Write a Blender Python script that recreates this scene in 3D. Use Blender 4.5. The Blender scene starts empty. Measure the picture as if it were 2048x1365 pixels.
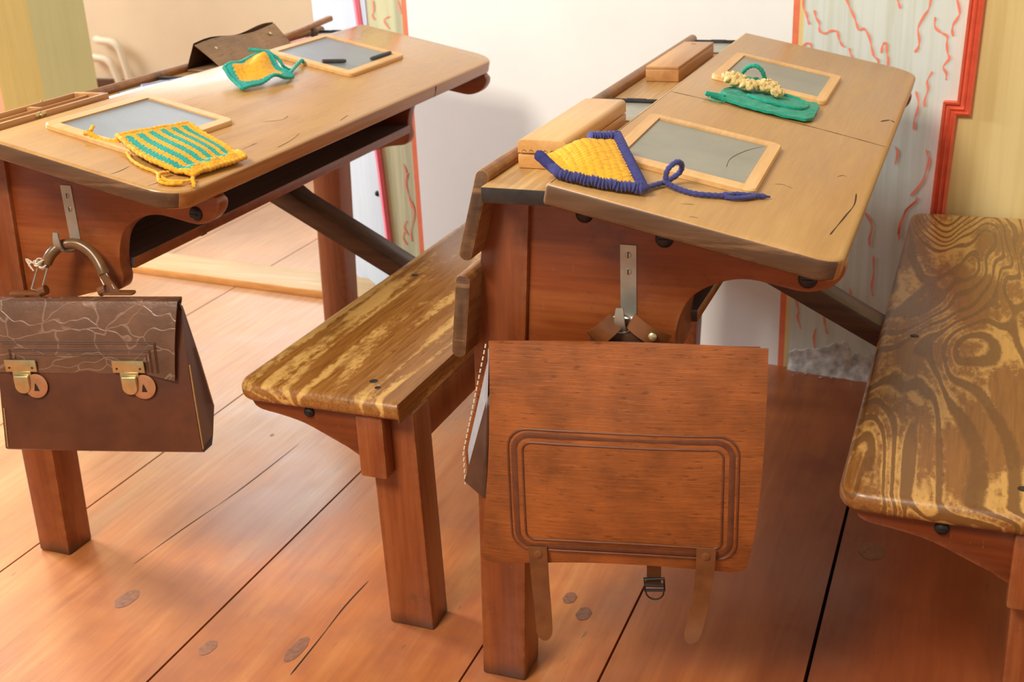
import bpy, bmesh, math, random
from mathutils import Vector, Matrix, noise
random.seed(7)
C = bpy.context.scene.collection
PI = math.pi

# ------------------------------------------------------------------ camera
cam_data = bpy.data.cameras.new('camera')
cam = bpy.data.objects.new('camera', cam_data); C.objects.link(cam)
cam.location = (0.4676757633, -1.2864873996, 1.1639878075)
cam.rotation_mode = 'XYZ'
cam.rotation_euler = (1.1844792813, 0.0422054611, 0.3664985582)
cam_data.sensor_fit = 'HORIZONTAL'; cam_data.sensor_width = 36.0
cam_data.lens = 2407.9465 / 2048 * 36.0
cam_data.clip_start = 0.01
cam_data.dof.use_dof = True; cam_data.dof.focus_distance = 1.62; cam_data.dof.aperture_fstop = 9.0
bpy.context.scene.camera = cam

# ------------------------------------------------------------------ world, daylight, exposure
sc = bpy.context.scene
sc.view_settings.view_transform = 'Standard'; sc.view_settings.look = 'None'
sc.view_settings.exposure = 0.0; sc.view_settings.gamma = 1.0; sc.view_settings.use_curve_mapping = False
w = bpy.data.worlds.new('room_ambience'); sc.world = w; w.use_nodes = True
bg = w.node_tree.nodes['Background']; bg.inputs[0].default_value = (1.0, 0.90, 0.74, 1); bg.inputs[1].default_value = 0.56

def area(name, loc, target, sx, sy, power, col):
    l = bpy.data.lights.new(name, 'AREA'); l.shape = 'RECTANGLE'; l.size = sx; l.size_y = sy
    l.energy = power; l.color = col
    o = bpy.data.objects.new(name, l); C.objects.link(o); o.location = loc
    o.rotation_euler = (Vector(target) - Vector(loc)).to_track_quat('-Z', 'Y').to_euler()
    return o
area('window_daylight_left', (-3.9, 0.90, 1.85), (0, 1.25, 0.6), 1.0, 0.40, 205, (0.80, 0.90, 1.0))
area('window_daylight_behind_doorway', (-2.6, 4.0, 1.75), (-1.6, 1.2, 0.4), 1.8, 1.3, 30, (0.94, 0.97, 1.0))
area('added_fill_far_room', (-5.6, 3.0, 1.9), (-3.0, 3.6, 0.2), 1.2, 1.2, 60, (1.0, 0.95, 0.88))  # unseen fill lamp, added to brighten the far beige wall and floor
area('window_daylight_front', (-0.9, -2.2, 3.3), (-0.2, 1.2, 0.6), 1.1, 0.9, 135, (1.0, 0.94, 0.82))

# ------------------------------------------------------------------ node helpers
def srgb(r, g, b):
    f = lambda c: (c/255/12.92) if c/255 <= 0.04045 else ((c/255+0.055)/1.055)**2.4
    return (f(r), f(g), f(b), 1)
class NT:
    def __init__(s, name):
        s.m = bpy.data.materials.new(name); s.m.use_nodes = True
        s.t = s.m.node_tree; s.b = s.t.nodes['Principled BSDF']
        s.tc = s.t.nodes.new('ShaderNodeTexCoord')
    def n(s, typ, **kw):
        nd = s.t.nodes.new(typ)
        for k, v in kw.items(): setattr(nd, k, v)
        return nd
    def link(s, a, b): s.t.links.new(a, b)
    def map(s, scale=(1,1,1), rot=(0,0,0), loc=(0,0,0), src=None):
        m = s.n('ShaderNodeMapping'); m.inputs['Scale'].default_value = scale
        m.inputs['Rotation'].default_value = rot; m.inputs['Location'].default_value = loc
        s.link(src or s.tc.outputs['Object'], m.inputs['Vector']); return m.outputs[0]
    def noise(s, vec, scale=5, detail=4, rough=0.55, dist=0.0):
        nd = s.n('ShaderNodeTexNoise'); nd.inputs['Scale'].default_value = scale
        nd.inputs['Detail'].default_value = detail; nd.inputs['Roughness'].default_value = rough
        nd.inputs['Distortion'].default_value = dist
        s.link(vec, nd.inputs['Vector']); return nd.outputs['Fac']
    def ramp(s, fac, stops, interp='LINEAR'):
        r = s.n('ShaderNodeValToRGB'); r.color_ramp.interpolation = interp
        el = r.color_ramp.elements
        while len(el) > 1: el.remove(el[-1])
        for i, (p, c) in enumerate(stops):
            e = el[0] if i == 0 else el.new(p)
            e.position = p; e.color = c if isinstance(c, tuple) else (c, c, c, 1)
        s.link(fac, r.inputs[0]); return r.outputs[0]
    def mix(s, fac, a, b, blend='MIX'):
        m = s.n('ShaderNodeMix', data_type='RGBA', blend_type=blend)
        if isinstance(fac, (int, float)): m.inputs[0].default_value = fac
        else: s.link(fac, m.inputs[0])
        for v, k in ((a, 6), (b, 7)):
            if isinstance(v, tuple): m.inputs[k].default_value = v
            else: s.link(v, m.inputs[k])
        return m.outputs[2]
    def math(s, op, a, b=None):
        m = s.n('ShaderNodeMath', operation=op)
        for v, k in ((a, 0), (b, 1)):
            if v is None: continue
            if isinstance(v, (int, float)): m.inputs[k].default_value = v
            else: s.link(v, m.inputs[k])
        return m.outputs[0]
    def out(s, color, rough=0.5, bump=None, bstr=0.2, bdist=0.002, **kw):
        if isinstance(color, tuple): s.b.inputs['Base Color'].default_value = color
        else: s.link(color, s.b.inputs['Base Color'])
        if isinstance(rough, (int, float)): s.b.inputs['Roughness'].default_value = rough
        else: s.link(rough, s.b.inputs['Roughness'])
        if bump is not None:
            bn = s.n('ShaderNodeBump'); bn.inputs['Strength'].default_value = bstr; bn.inputs['Distance'].default_value = bdist
            s.link(bump, bn.inputs['Height']); s.link(bn.outputs[0], s.b.inputs['Normal'])
        for k, v in kw.items(): s.b.inputs[k].default_value = v
        return s.m

def wood(name, c_dark, c_mid, c_light, axis='Y', scale=1.0, rough=0.4, wear=None, coat=0.0, streak=0.55, seed=0.0, bstr=0.15, spots=None, edge=None, grime=False, scuff=None, rad=0.005):
    k = NT(name)
    g = {'X': (3, 60, 60), 'Y': (60, 3, 60), 'Z': (60, 60, 3)}[axis]
    g2 = {'X': (1.2, 9, 9), 'Y': (9, 1.2, 9), 'Z': (9, 9, 1.2)}[axis]
    fine = k.noise(k.map(tuple(a*scale for a in g), loc=(seed, seed*2, seed)), 2.2, 5, 0.65)
    broad = k.noise(k.map(tuple(a*scale for a in g2), loc=(seed*3, seed, 1)), 1.3, 4, 0.6, 0.8)
    f = k.math('ADD', k.math('MULTIPLY', fine, streak), k.math('MULTIPLY', broad, 1-streak))
    col = k.ramp(f, [(0.33, c_dark), (0.5, c_mid), (0.66, c_light)])
    if spots:
        sp = k.noise(k.map((1,1,1), loc=(seed*5, 2, 3)), 7, 6, 0.7)
        col = k.mix(k.ramp(sp, [(0.58, 0.0), (0.72, 0.75)]), col, spots)
    if wear:
        wn = k.noise(k.map(tuple(a*scale*0.4 for a in g), loc=(4+seed, 1, 2)), 2.5, 6, 0.75)
        col = k.mix(k.ramp(wn, [(0.56, 0.0), (0.66, 0.8)]), col, wear)
    if scuff:
        sn = k.noise(k.map({'X': (150, 40, 40), 'Y': (40, 150, 40), 'Z': (90, 90, 40)}[axis], loc=(seed, 5, 1)), 1.4, 3, 0.7)
        big = k.noise(k.map(), 9, 3, 0.6)
        col = k.mix(k.math('MULTIPLY', k.ramp(sn, [(0.66, 0.0), (0.74, 0.6)]), k.ramp(big, [(0.45, 0.0), (0.6, 1.0)])), col, scuff)
    if edge:
        bv = k.n('ShaderNodeBevel'); bv.samples = 4; bv.inputs['Radius'].default_value = rad
        geo = k.n('ShaderNodeNewGeometry'); dt = k.n('ShaderNodeVectorMath', operation='DOT_PRODUCT')
        k.link(bv.outputs[0], dt.inputs[0]); k.link(geo.outputs['True Normal'], dt.inputs[1])
        en = k.noise(k.map(), 40, 4, 0.7)
        em = k.math('MULTIPLY', k.ramp(dt.outputs['Value'], [(0.90, 1.0), (0.996, 0.0)]), k.ramp(en, [(0.38, 0.0), (0.62, 0.85)]))
        col = k.mix(em, col, edge)
    if grime:
        sz = k.n('ShaderNodeSeparateXYZ'); k.link(k.tc.outputs['Object'], sz.inputs[0])
        gz = k.math('ADD', sz.outputs['Z'], k.math('MULTIPLY', broad, 0.04))
        col = k.mix(k.ramp(gz, [(0.022, 0.85), (0.05, 0.0)]), col, srgb(52, 36, 28))
    rr = k.ramp(broad, [(0.3, rough-0.07), (0.7, rough+0.1)])
    return k.out(col, rr, fine, bstr, 0.001, **{'Coat Weight': coat, 'Coat Roughness': 0.22})

def plain(name, col, rough=0.5, var=0.12, nscale=20, bstr=0.1, **kw):
    k = NT(name)
    nz = k.noise(k.map(), nscale, 5, 0.6)
    lo = tuple(c*(1-var) for c in col[:3]) + (1,); hi = tuple(min(1, c*(1+var)) for c in col[:3]) + (1,)
    return k.out(k.ramp(nz, [(0.3, lo), (0.7, hi)]), rough, nz, bstr, 0.001, **kw)

# ------------------------------------------------------------------ materials
M = {}
M['top_near'] = wood('honey_desk_wood', srgb(174,128,74), srgb(187,141,84), srgb(197,153,95), 'Y', 1.6, 0.40, coat=0.2, streak=0.4, seed=1.3, bstr=0.05)
M['top_far'] = wood('golden_desk_wood', srgb(174,124,64), srgb(188,138,76), srgb(198,150,88), 'Y', 1.6, 0.27, coat=0.4, streak=0.4, seed=5.1, bstr=0.04)
M['rim_dark'] = wood('dark_end_grain', srgb(58,38,24), srgb(86,58,38), srgb(112,80,54), 'X', 0.8, 0.42, seed=2.2, wear=srgb(140,102,68), streak=0.3, edge=srgb(186,142,96), rad=0.004)
M['rim_front'] = wood('amber_rim_wood', srgb(132,78,32), srgb(164,104,50), srgb(184,128,70), 'Y', 0.8, 0.34, seed=3.1, coat=0.2, edge=srgb(120,74,40), rad=0.004)
M['red'] = wood('reddish_stained_wood', srgb(96,42,15), srgb(130,60,22), srgb(152,80,33), 'X', 0.8, 0.38, seed=0.4, coat=0.2, spots=srgb(78,42,30), streak=0.35, edge=srgb(176,112,64), scuff=srgb(176,126,92))
M['red_post'] = wood('reddish_stained_post_wood', srgb(98,46,18), srgb(132,64,26), srgb(158,88,42), 'Z', 0.8, 0.38, seed=2.7, coat=0.2, spots=srgb(82,48,34), streak=0.35, edge=srgb(180,118,70), scuff=srgb(176,130,98), grime=True)
M['slat'] = wood('brown_slat_wood', srgb(92,54,26), srgb(132,82,42), srgb(164,112,62), 'Y', 0.8, 0.4, seed=6.0, spots=srgb(70,44,30), edge=srgb(196,146,92), rad=0.006)
M['tray'] = wood('worn_tray_wood', srgb(150,104,52), srgb(178,134,78), srgb(204,164,106), 'Y', 1.0, 0.42, seed=7.0)
M['black_edge'] = plain('blackened_wood_edge', srgb(44,38,36), 0.5, 0.4, 60, 0.3)
M['shelf'] = wood('dark_shelf_wood', srgb(78,70,70), srgb(98,88,86), srgb(118,106,100), 'Y', 0.7, 0.32, seed=9.0, coat=0.2)
M['bar'] = wood('dark_bar_wood', srgb(52,34,24), srgb(78,54,38), srgb(100,72,50), 'X', 0.6, 0.38, seed=3.6)
M['crack'] = plain('dark_crack', srgb(58,36,20), 0.8, 0.2, 50)
M['iron'] = plain('dark_iron', srgb(52,48,48), 0.45, 0.3, 60, 0.4, Metallic=0.55)
M['steel'] = plain('dull_zinc_steel', srgb(176,172,160), 0.42, 0.12, 40, 0.05, Metallic=0.75)
M['brass'] = plain('worn_brass', srgb(198,184,140), 0.3, 0.15, 60, 0.1, Metallic=0.85)
M['copper'] = plain('coppery_lock_plate', srgb(186,128,88), 0.4, 0.15, 60, 0.1, Metallic=0.5)
M['boxwood'] = wood('pale_pencil_box_wood', srgb(196,138,74), srgb(214,160,96), srgb(226,178,116), 'Y', 0.8, 0.36, seed=1.9, streak=0.35, coat=0.15)
M['boxwood_b'] = wood('tan_pencil_box_wood', srgb(176,122,72), srgb(198,146,92), srgb(210,162,108), 'Y', 0.8, 0.42, seed=4.9, streak=0.35)
M['box_in'] = plain('brown_box_inside', srgb(140,104,62), 0.6, 0.2, 40)
M['frame'] = wood('pale_slate_frame_wood', srgb(204,150,88), srgb(222,172,110), srgb(234,190,132), 'Y', 0.9, 0.42, seed=8.2, streak=0.5)
M['slatepencil'] = plain('grey_slate_pencil', srgb(62,62,60), 0.55, 0.2, 80)
M['paper'] = plain('white_paper', srgb(226,222,216), 0.7, 0.05, 30)
M['penblue'] = plain('blue_grey_paper', srgb(150,156,190), 0.6, 0.1, 30)
M['pinkpaper'] = plain('pink_printed_paper', srgb(214,160,150), 0.7, 0.2, 120)
M['twine'] = plain('white_twine', srgb(222,208,184), 0.85, 0.1, 200, 0.5)
M['pipe'] = plain('cream_pipe_paint', srgb(236,226,204), 0.45, 0.03, 10)

def slate_mat(name, c, rough, seed):
    k = NT(name)
    a = k.noise(k.map((1,1,1), loc=(seed,0,0)), 9, 5, 0.6); b = k.noise(k.map((8,90,8), rot=(0,0,0.6)), 3, 3, 0.6)
    f = k.math('ADD', k.math('MULTIPLY', a, 0.75), k.math('MULTIPLY', b, 0.25))
    return k.out(k.ramp(f, [(0.35, tuple(v*0.88 for v in c[:3])+(1,)), (0.65, tuple(v*1.1 for v in c[:3])+(1,))]), rough, b, 0.03, 0.001)
M['slate_a'] = slate_mat('grey_green_slate', srgb(146,143,130), 0.42, 0)
M['slate_b'] = slate_mat('blue_grey_slate', srgb(140,144,150), 0.36, 5)

def bench_mat(name, dark, mid, light, seed, ring, sx, sy, ringw, patchw, bias, rough, lines=False):
    k = NT(name)
    v = k.map((sx, sy, sx), loc=(seed, seed*0.7, 0))
    big = k.noise(v, 1.0, 2.0, 0.45, 0.5)
    fine = k.noise(k.map((110, 5, 110), loc=(seed,0,0)), 2.0, 5, 0.7)
    speck = k.noise(k.map((70, 28, 70), loc=(0,seed,0)), 2.0, 5, 0.75)
    rings = k.math('SINE', k.math('ADD', k.math('MULTIPLY', big, ring), k.math('MULTIPLY', speck, 1.6)))
    patch = k.noise(k.map((7, 2.0, 7), loc=(seed*2+3, 1, 0)), 1.6, 4, 0.6)
    f = k.math('ADD', k.math('MULTIPLY', rings, ringw), k.math('ADD', k.math('MULTIPLY', k.math('SUBTRACT', patch, 0.5), patchw), k.math('MULTIPLY', k.math('SUBTRACT', speck, 0.5), 0.5)))
    f = k.math('ADD', f, 0.5+bias)
    if lines:
        pt = k.math('ADD', patch, k.math('ADD', k.math('MULTIPLY', k.math('SUBTRACT', speck, 0.5), 0.35), k.math('MULTIPLY', rings, 0.05)))
        base = k.mix(k.ramp(fine, [(0.35, 0.0), (0.65, 1.0)]), dark, mid)
        lt = k.mix(k.ramp(fine, [(0.3, 0.0), (0.7, 1.0)]), tuple(c*0.8 for c in light[:3])+(1,), light)
        col = k.mix(k.ramp(pt, [(0.41, 0.0), (0.51, 0.9)]), base, lt)
        col = k.mix(k.ramp(k.math('MULTIPLY', k.math('ADD', rings, 1.0), 0.5), [(0.52, 0.0), (0.80, 0.9)]), col, tuple(c*0.75 for c in dark[:3])+(1,))
        hgt = k.math('SUBTRACT', fine, k.math('MULTIPLY', rings, 0.3))
        return k.out(col, k.ramp(fine, [(0.3, rough-0.06), (0.7, rough+0.14)]), hgt, 0.25, 0.001, **{'Coat Weight': 0.25, 'Coat Roughness': 0.2})
    base = k.mix(k.ramp(fine, [(0.35, 0.0), (0.65, 1.0)]), dark, mid)
    col = k.mix(k.ramp(f, [(0.55, 0.0), (0.68, 0.9)]), base, light)
    col = k.mix(k.ramp(f, [(0.24, 0.75), (0.34, 0.0)]), col, tuple(c*0.55 for c in dark[:3])+(1,))
    return k.out(col, k.ramp(fine, [(0.3, rough-0.06), (0.7, rough+0.14)]), f, 0.22, 0.001, **{'Coat Weight': 0.25, 'Coat Roughness': 0.2})
M['bench_a'] = bench_mat('worn_varnished_seat_wood', srgb(126,78,30), srgb(164,110,50), srgb(216,170,98), 2.4, 60, 9, 0.8, 0.12, 1.0, 0.03, 0.26)
M['bench_b'] = bench_mat('bold_grained_seat_wood', srgb(124,76,32), srgb(150,96,42), srgb(216,164,90), 6.3, 150, 6.0, 1.0, 0.22, 0.75, 0.06, 0.34, True)

def floor_mat():
    k = NT('worn_orange_floor_boards')
    isl = k.n('ShaderNodeNewGeometry').outputs['Random Per Island']
    fine = k.noise(k.map((45, 2.2, 10)), 2.0, 5, 0.65)
    broad = k.noise(k.map((7, 1.0, 1)), 1.2, 5, 0.6, 1.0)
    blot = k.noise(k.map((2.2, 2.2, 1), loc=(3.1, 1.2, 0)), 1.6, 5, 0.6)
    f = k.math('ADD', k.math('MULTIPLY', fine, 0.3), k.math('MULTIPLY', broad, 0.7))
    col = k.ramp(f, [(0.3, srgb(150,78,34)), (0.5, srgb(188,108,50)), (0.68, srgb(206,136,74))])
    col = k.mix(k.ramp(blot, [(0.38, 0.55), (0.56, 0.0)]), col, srgb(140,80,62))
    # left: trodden wear and light painted pale; right: shade painted in dark red
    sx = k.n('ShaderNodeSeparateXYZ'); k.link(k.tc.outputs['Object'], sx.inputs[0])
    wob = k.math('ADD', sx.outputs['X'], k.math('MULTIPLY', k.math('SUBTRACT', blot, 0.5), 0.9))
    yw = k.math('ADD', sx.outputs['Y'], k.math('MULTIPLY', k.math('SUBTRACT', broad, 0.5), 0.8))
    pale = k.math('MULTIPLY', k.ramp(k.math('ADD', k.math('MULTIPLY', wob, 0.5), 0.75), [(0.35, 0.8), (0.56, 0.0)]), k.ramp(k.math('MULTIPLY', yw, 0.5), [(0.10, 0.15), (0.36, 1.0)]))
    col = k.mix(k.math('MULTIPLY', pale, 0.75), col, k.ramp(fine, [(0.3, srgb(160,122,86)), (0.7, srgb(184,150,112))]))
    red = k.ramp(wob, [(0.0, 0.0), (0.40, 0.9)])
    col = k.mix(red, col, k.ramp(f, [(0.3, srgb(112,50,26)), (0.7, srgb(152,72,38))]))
    scr = k.noise(k.map((75, 9, 1), loc=(9,0,0)), 1.5, 3, 0.7)
    col = k.mix(k.math('MULTIPLY', k.ramp(scr, [(0.665, 0.0), (0.70, 0.75)]), k.ramp(broad, [(0.45, 0.0), (0.6, 1.0)])), col, srgb(92,66,50))
    return k.out(col, k.ramp(blot, [(0.35, 0.28), (0.65, 0.44)]), fine, 0.06, 0.001, **{'Coat Weight': 0.15, 'Coat Roughness': 0.28})
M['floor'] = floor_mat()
M['knot'] = plain('dark_wood_knot', srgb(138,88,62), 0.45, 0.3, 120)
M['gap'] = plain('dark_floor_gap', srgb(30,20,14), 0.9, 0.3, 40)

def wall_mat(name, c, streak=0.0, c2=None, blot=0.04):
    k = NT(name)
    a = k.noise(k.map(), 3, 5, 0.6)
    col = k.ramp(a, [(0.3, tuple(v*(1-blot) for v in c[:3])+(1,)), (0.7, tuple(min(1, v*(1+blot)) for v in c[:3])+(1,))])
    if streak:
        st = k.noise(k.map((55, 55, 2.2)), 1.0, 4, 0.6, 0.4)
        col = k.mix(k.math('MULTIPLY', k.ramp(st, [(0.42, 0.0), (0.66, 1.0)]), streak), col, c2)
    fn = k.noise(k.map(), 40, 4, 0.6)
    return k.out(col, 0.75, fn, 0.12, 0.002)
M['white'] = wall_mat('white_wall_paint', srgb(229,226,219))
M['marble'] = wall_mat('pale_green_marbled_paint', srgb(206,210,200), 0.55, srgb(184,184,158))
M['marble_l'] = wall_mat('olive_marbled_paint', srgb(198,194,152), 0.7, srgb(150,148,122))
M['cream'] = wall_mat('streaky_cream_paint', srgb(222,196,134), 0.5, srgb(206,176,108))
M['beige'] = wall_mat('beige_wall_paint', srgb(234,216,188))
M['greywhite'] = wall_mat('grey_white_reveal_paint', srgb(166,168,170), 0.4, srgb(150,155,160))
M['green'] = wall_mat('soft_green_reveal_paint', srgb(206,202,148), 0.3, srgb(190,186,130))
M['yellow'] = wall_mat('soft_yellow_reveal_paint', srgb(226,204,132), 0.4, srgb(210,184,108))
M['coral'] = plain('coral_red_paint', srgb(226,98,66), 0.55, 0.12, 30)
M['pink'] = plain('pink_paint', srgb(232,112,128), 0.55, 0.08, 30)
M['vein'] = plain('orange_vein_paint', srgb(232,128,100), 0.7, 0.1, 40)
M['orange'] = plain('orange_line_paint', srgb(226,116,76), 0.7, 0.1, 40)
M['plaster'] = plain('bare_crumbling_plaster', srgb(188,180,172), 0.95, 0.4, 55, 0.7)
M['plinth'] = plain('brown_skirting_paint', srgb(92,58,44), 0.5, 0.2, 20)
M['plank'] = wood('worn_sill_wood', srgb(164,124,80), srgb(184,148,102), srgb(196,166,122), 'X', 0.8, 0.45, seed=5.5)
M['plank_edge'] = wood('amber_sill_edge', srgb(150,92,36), srgb(186,122,56), srgb(204,146,78), 'X', 0.8, 0.45, seed=1.5)

def leather(name, c, rough, kind):
    k = NT(name)
    a = k.noise(k.map(), 14, 5, 0.6)
    lo = tuple(v*0.68 for v in c[:3])+(1,); hi = tuple(min(1, v*1.35) for v in c[:3])+(1,)
    col = k.ramp(a, [(0.3, lo), (0.7, hi)])
    if kind == 'grain':
        g = k.noise(k.map((10, 10, 190)), 1.6, 5, 0.75); col = k.mix(k.ramp(g, [(0.33, 0.25), (0.5, 0.0)]), col, tuple(v*0.55 for v in c[:3])+(1,)); col = k.mix(k.ramp(g, [(0.56, 0.0), (0.72, 0.45)]), col, tuple(min(1, v*1.9) for v in c[:3])+(1,))
        pit = k.noise(k.map((30, 30, 160), loc=(3,1,2)), 1.7, 3, 0.6)
        col = k.mix(k.ramp(pit, [(0.60, 0.0), (0.68, 0.6)]), col, tuple(v*0.35 for v in c[:3])+(1,))
        h = k.math('SUBTRACT', g, k.math('MULTIPLY', pit, 0.5)); bs = 0.42
    else:
        v = k.n('ShaderNodeTexVoronoi', feature='DISTANCE_TO_EDGE'); v.inputs['Scale'].default_value = 32
        wv = k.n('ShaderNodeVectorMath', operation='ADD'); nz = k.n('ShaderNodeTexNoise'); nz.inputs['Scale'].default_value = 12
        k.link(k.tc.outputs['Object'], nz.inputs['Vector'])
        sc_ = k.n('ShaderNodeVectorMath', operation='SCALE'); sc_.inputs['Scale'].default_value = 0.09
        k.link(nz.outputs['Color'], sc_.inputs[0]); k.link(k.tc.outputs['Object'], wv.inputs[0]); k.link(sc_.outputs[0], wv.inputs[1])
        st = k.n('ShaderNodeMapping'); st.inputs['Scale'].default_value = (0.42, 1, 1.0); k.link(wv.outputs[0], st.inputs[0])
        k.link(st.outputs[0], v.inputs['Vector'])
        cre = k.ramp(v.outputs[0], [(0.0, 0.0), (0.035, 1.0)])
        col = k.mix(k.math('MULTIPLY', k.math('SUBTRACT', 1.0, cre), 0.40), col, srgb(176,146,124))  # highlights along the creases, painted in as lighter lines
        h = k.math('SUBTRACT', k.math('MULTIPLY', k.noise(k.map((20,20,34)), 2, 5, 0.65), 1.2), k.math('MULTIPLY', cre, 0.5)); bs = 0.35
    return k.out(col, rough, h, bs, 0.0025)
M['satchel'] = leather('russet_grained_leather', srgb(150,82,34), 0.40, 'grain')
M['satchel_dark'] = plain('dark_leather', srgb(74,44,26), 0.5, 0.3, 40, 0.3)
M['case_flap'] = leather('creased_brown_leather', srgb(104,70,50), 0.34, 'crease')
M['case'] = plain('smooth_brown_leather', srgb(88,44,21), 0.40, 0.3, 14, 0.1)
M['lining'] = plain('grey_linen_lining', srgb(172,172,180), 0.85, 0.1, 60, 0.4)
M['tan'] = plain('tan_raw_leather', srgb(196,150,92), 0.7, 0.15, 60)
M['emboss'] = plain('darkened_emboss_line', srgb(104,56,32), 0.5, 0.25, 50)
M['case_line'] = plain('tooled_line_leather', srgb(92,58,44), 0.45, 0.2, 50)
M['strap'] = plain('brown_strap_leather', srgb(116,70,38), 0.28, 0.2, 40, 0.2)
M['handle'] = plain('shiny_olive_brown_leather', srgb(112,78,44), 0.28, 0.25, 30, 0.2)
M['pouch'] = leather('faded_brown_leather', srgb(138,106,76), 0.6, 'grain')

def yarn(name, c, kx=170, ky=170, rot=0.0):
    k = NT(name)
    v = k.map((kx, ky, kx), rot=(0, 0, rot))
    w1 = k.noise(v, 1.0, 2, 0.5); w2 = k.noise(k.map((900, 900, 900)), 1.0, 2, 0.6)
    h = k.math('ADD', w1, k.math('MULTIPLY', w2, 0.4))
    col = k.ramp(w1, [(0.30, tuple(v_*0.78 for v_ in c[:3])+(1,)), (0.5, c), (0.75, tuple(min(1, v_*1.12) for v_ in c[:3])+(1,))])
    return k.out(col, 0.9, h, 0.4, 0.0015, **{'Sheen Weight': 0.15})
M['y_gold'] = yarn('mustard_yarn', srgb(236,172,36))
M['y_navy'] = yarn('navy_yarn', srgb(66,66,128))
M['y_teal'] = yarn('teal_yarn', srgb(34,164,150))
M['y_green'] = yarn('green_felted_yarn', srgb(20,150,122))
M['y_cream'] = yarn('cream_yarn', srgb(222,192,128))

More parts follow.
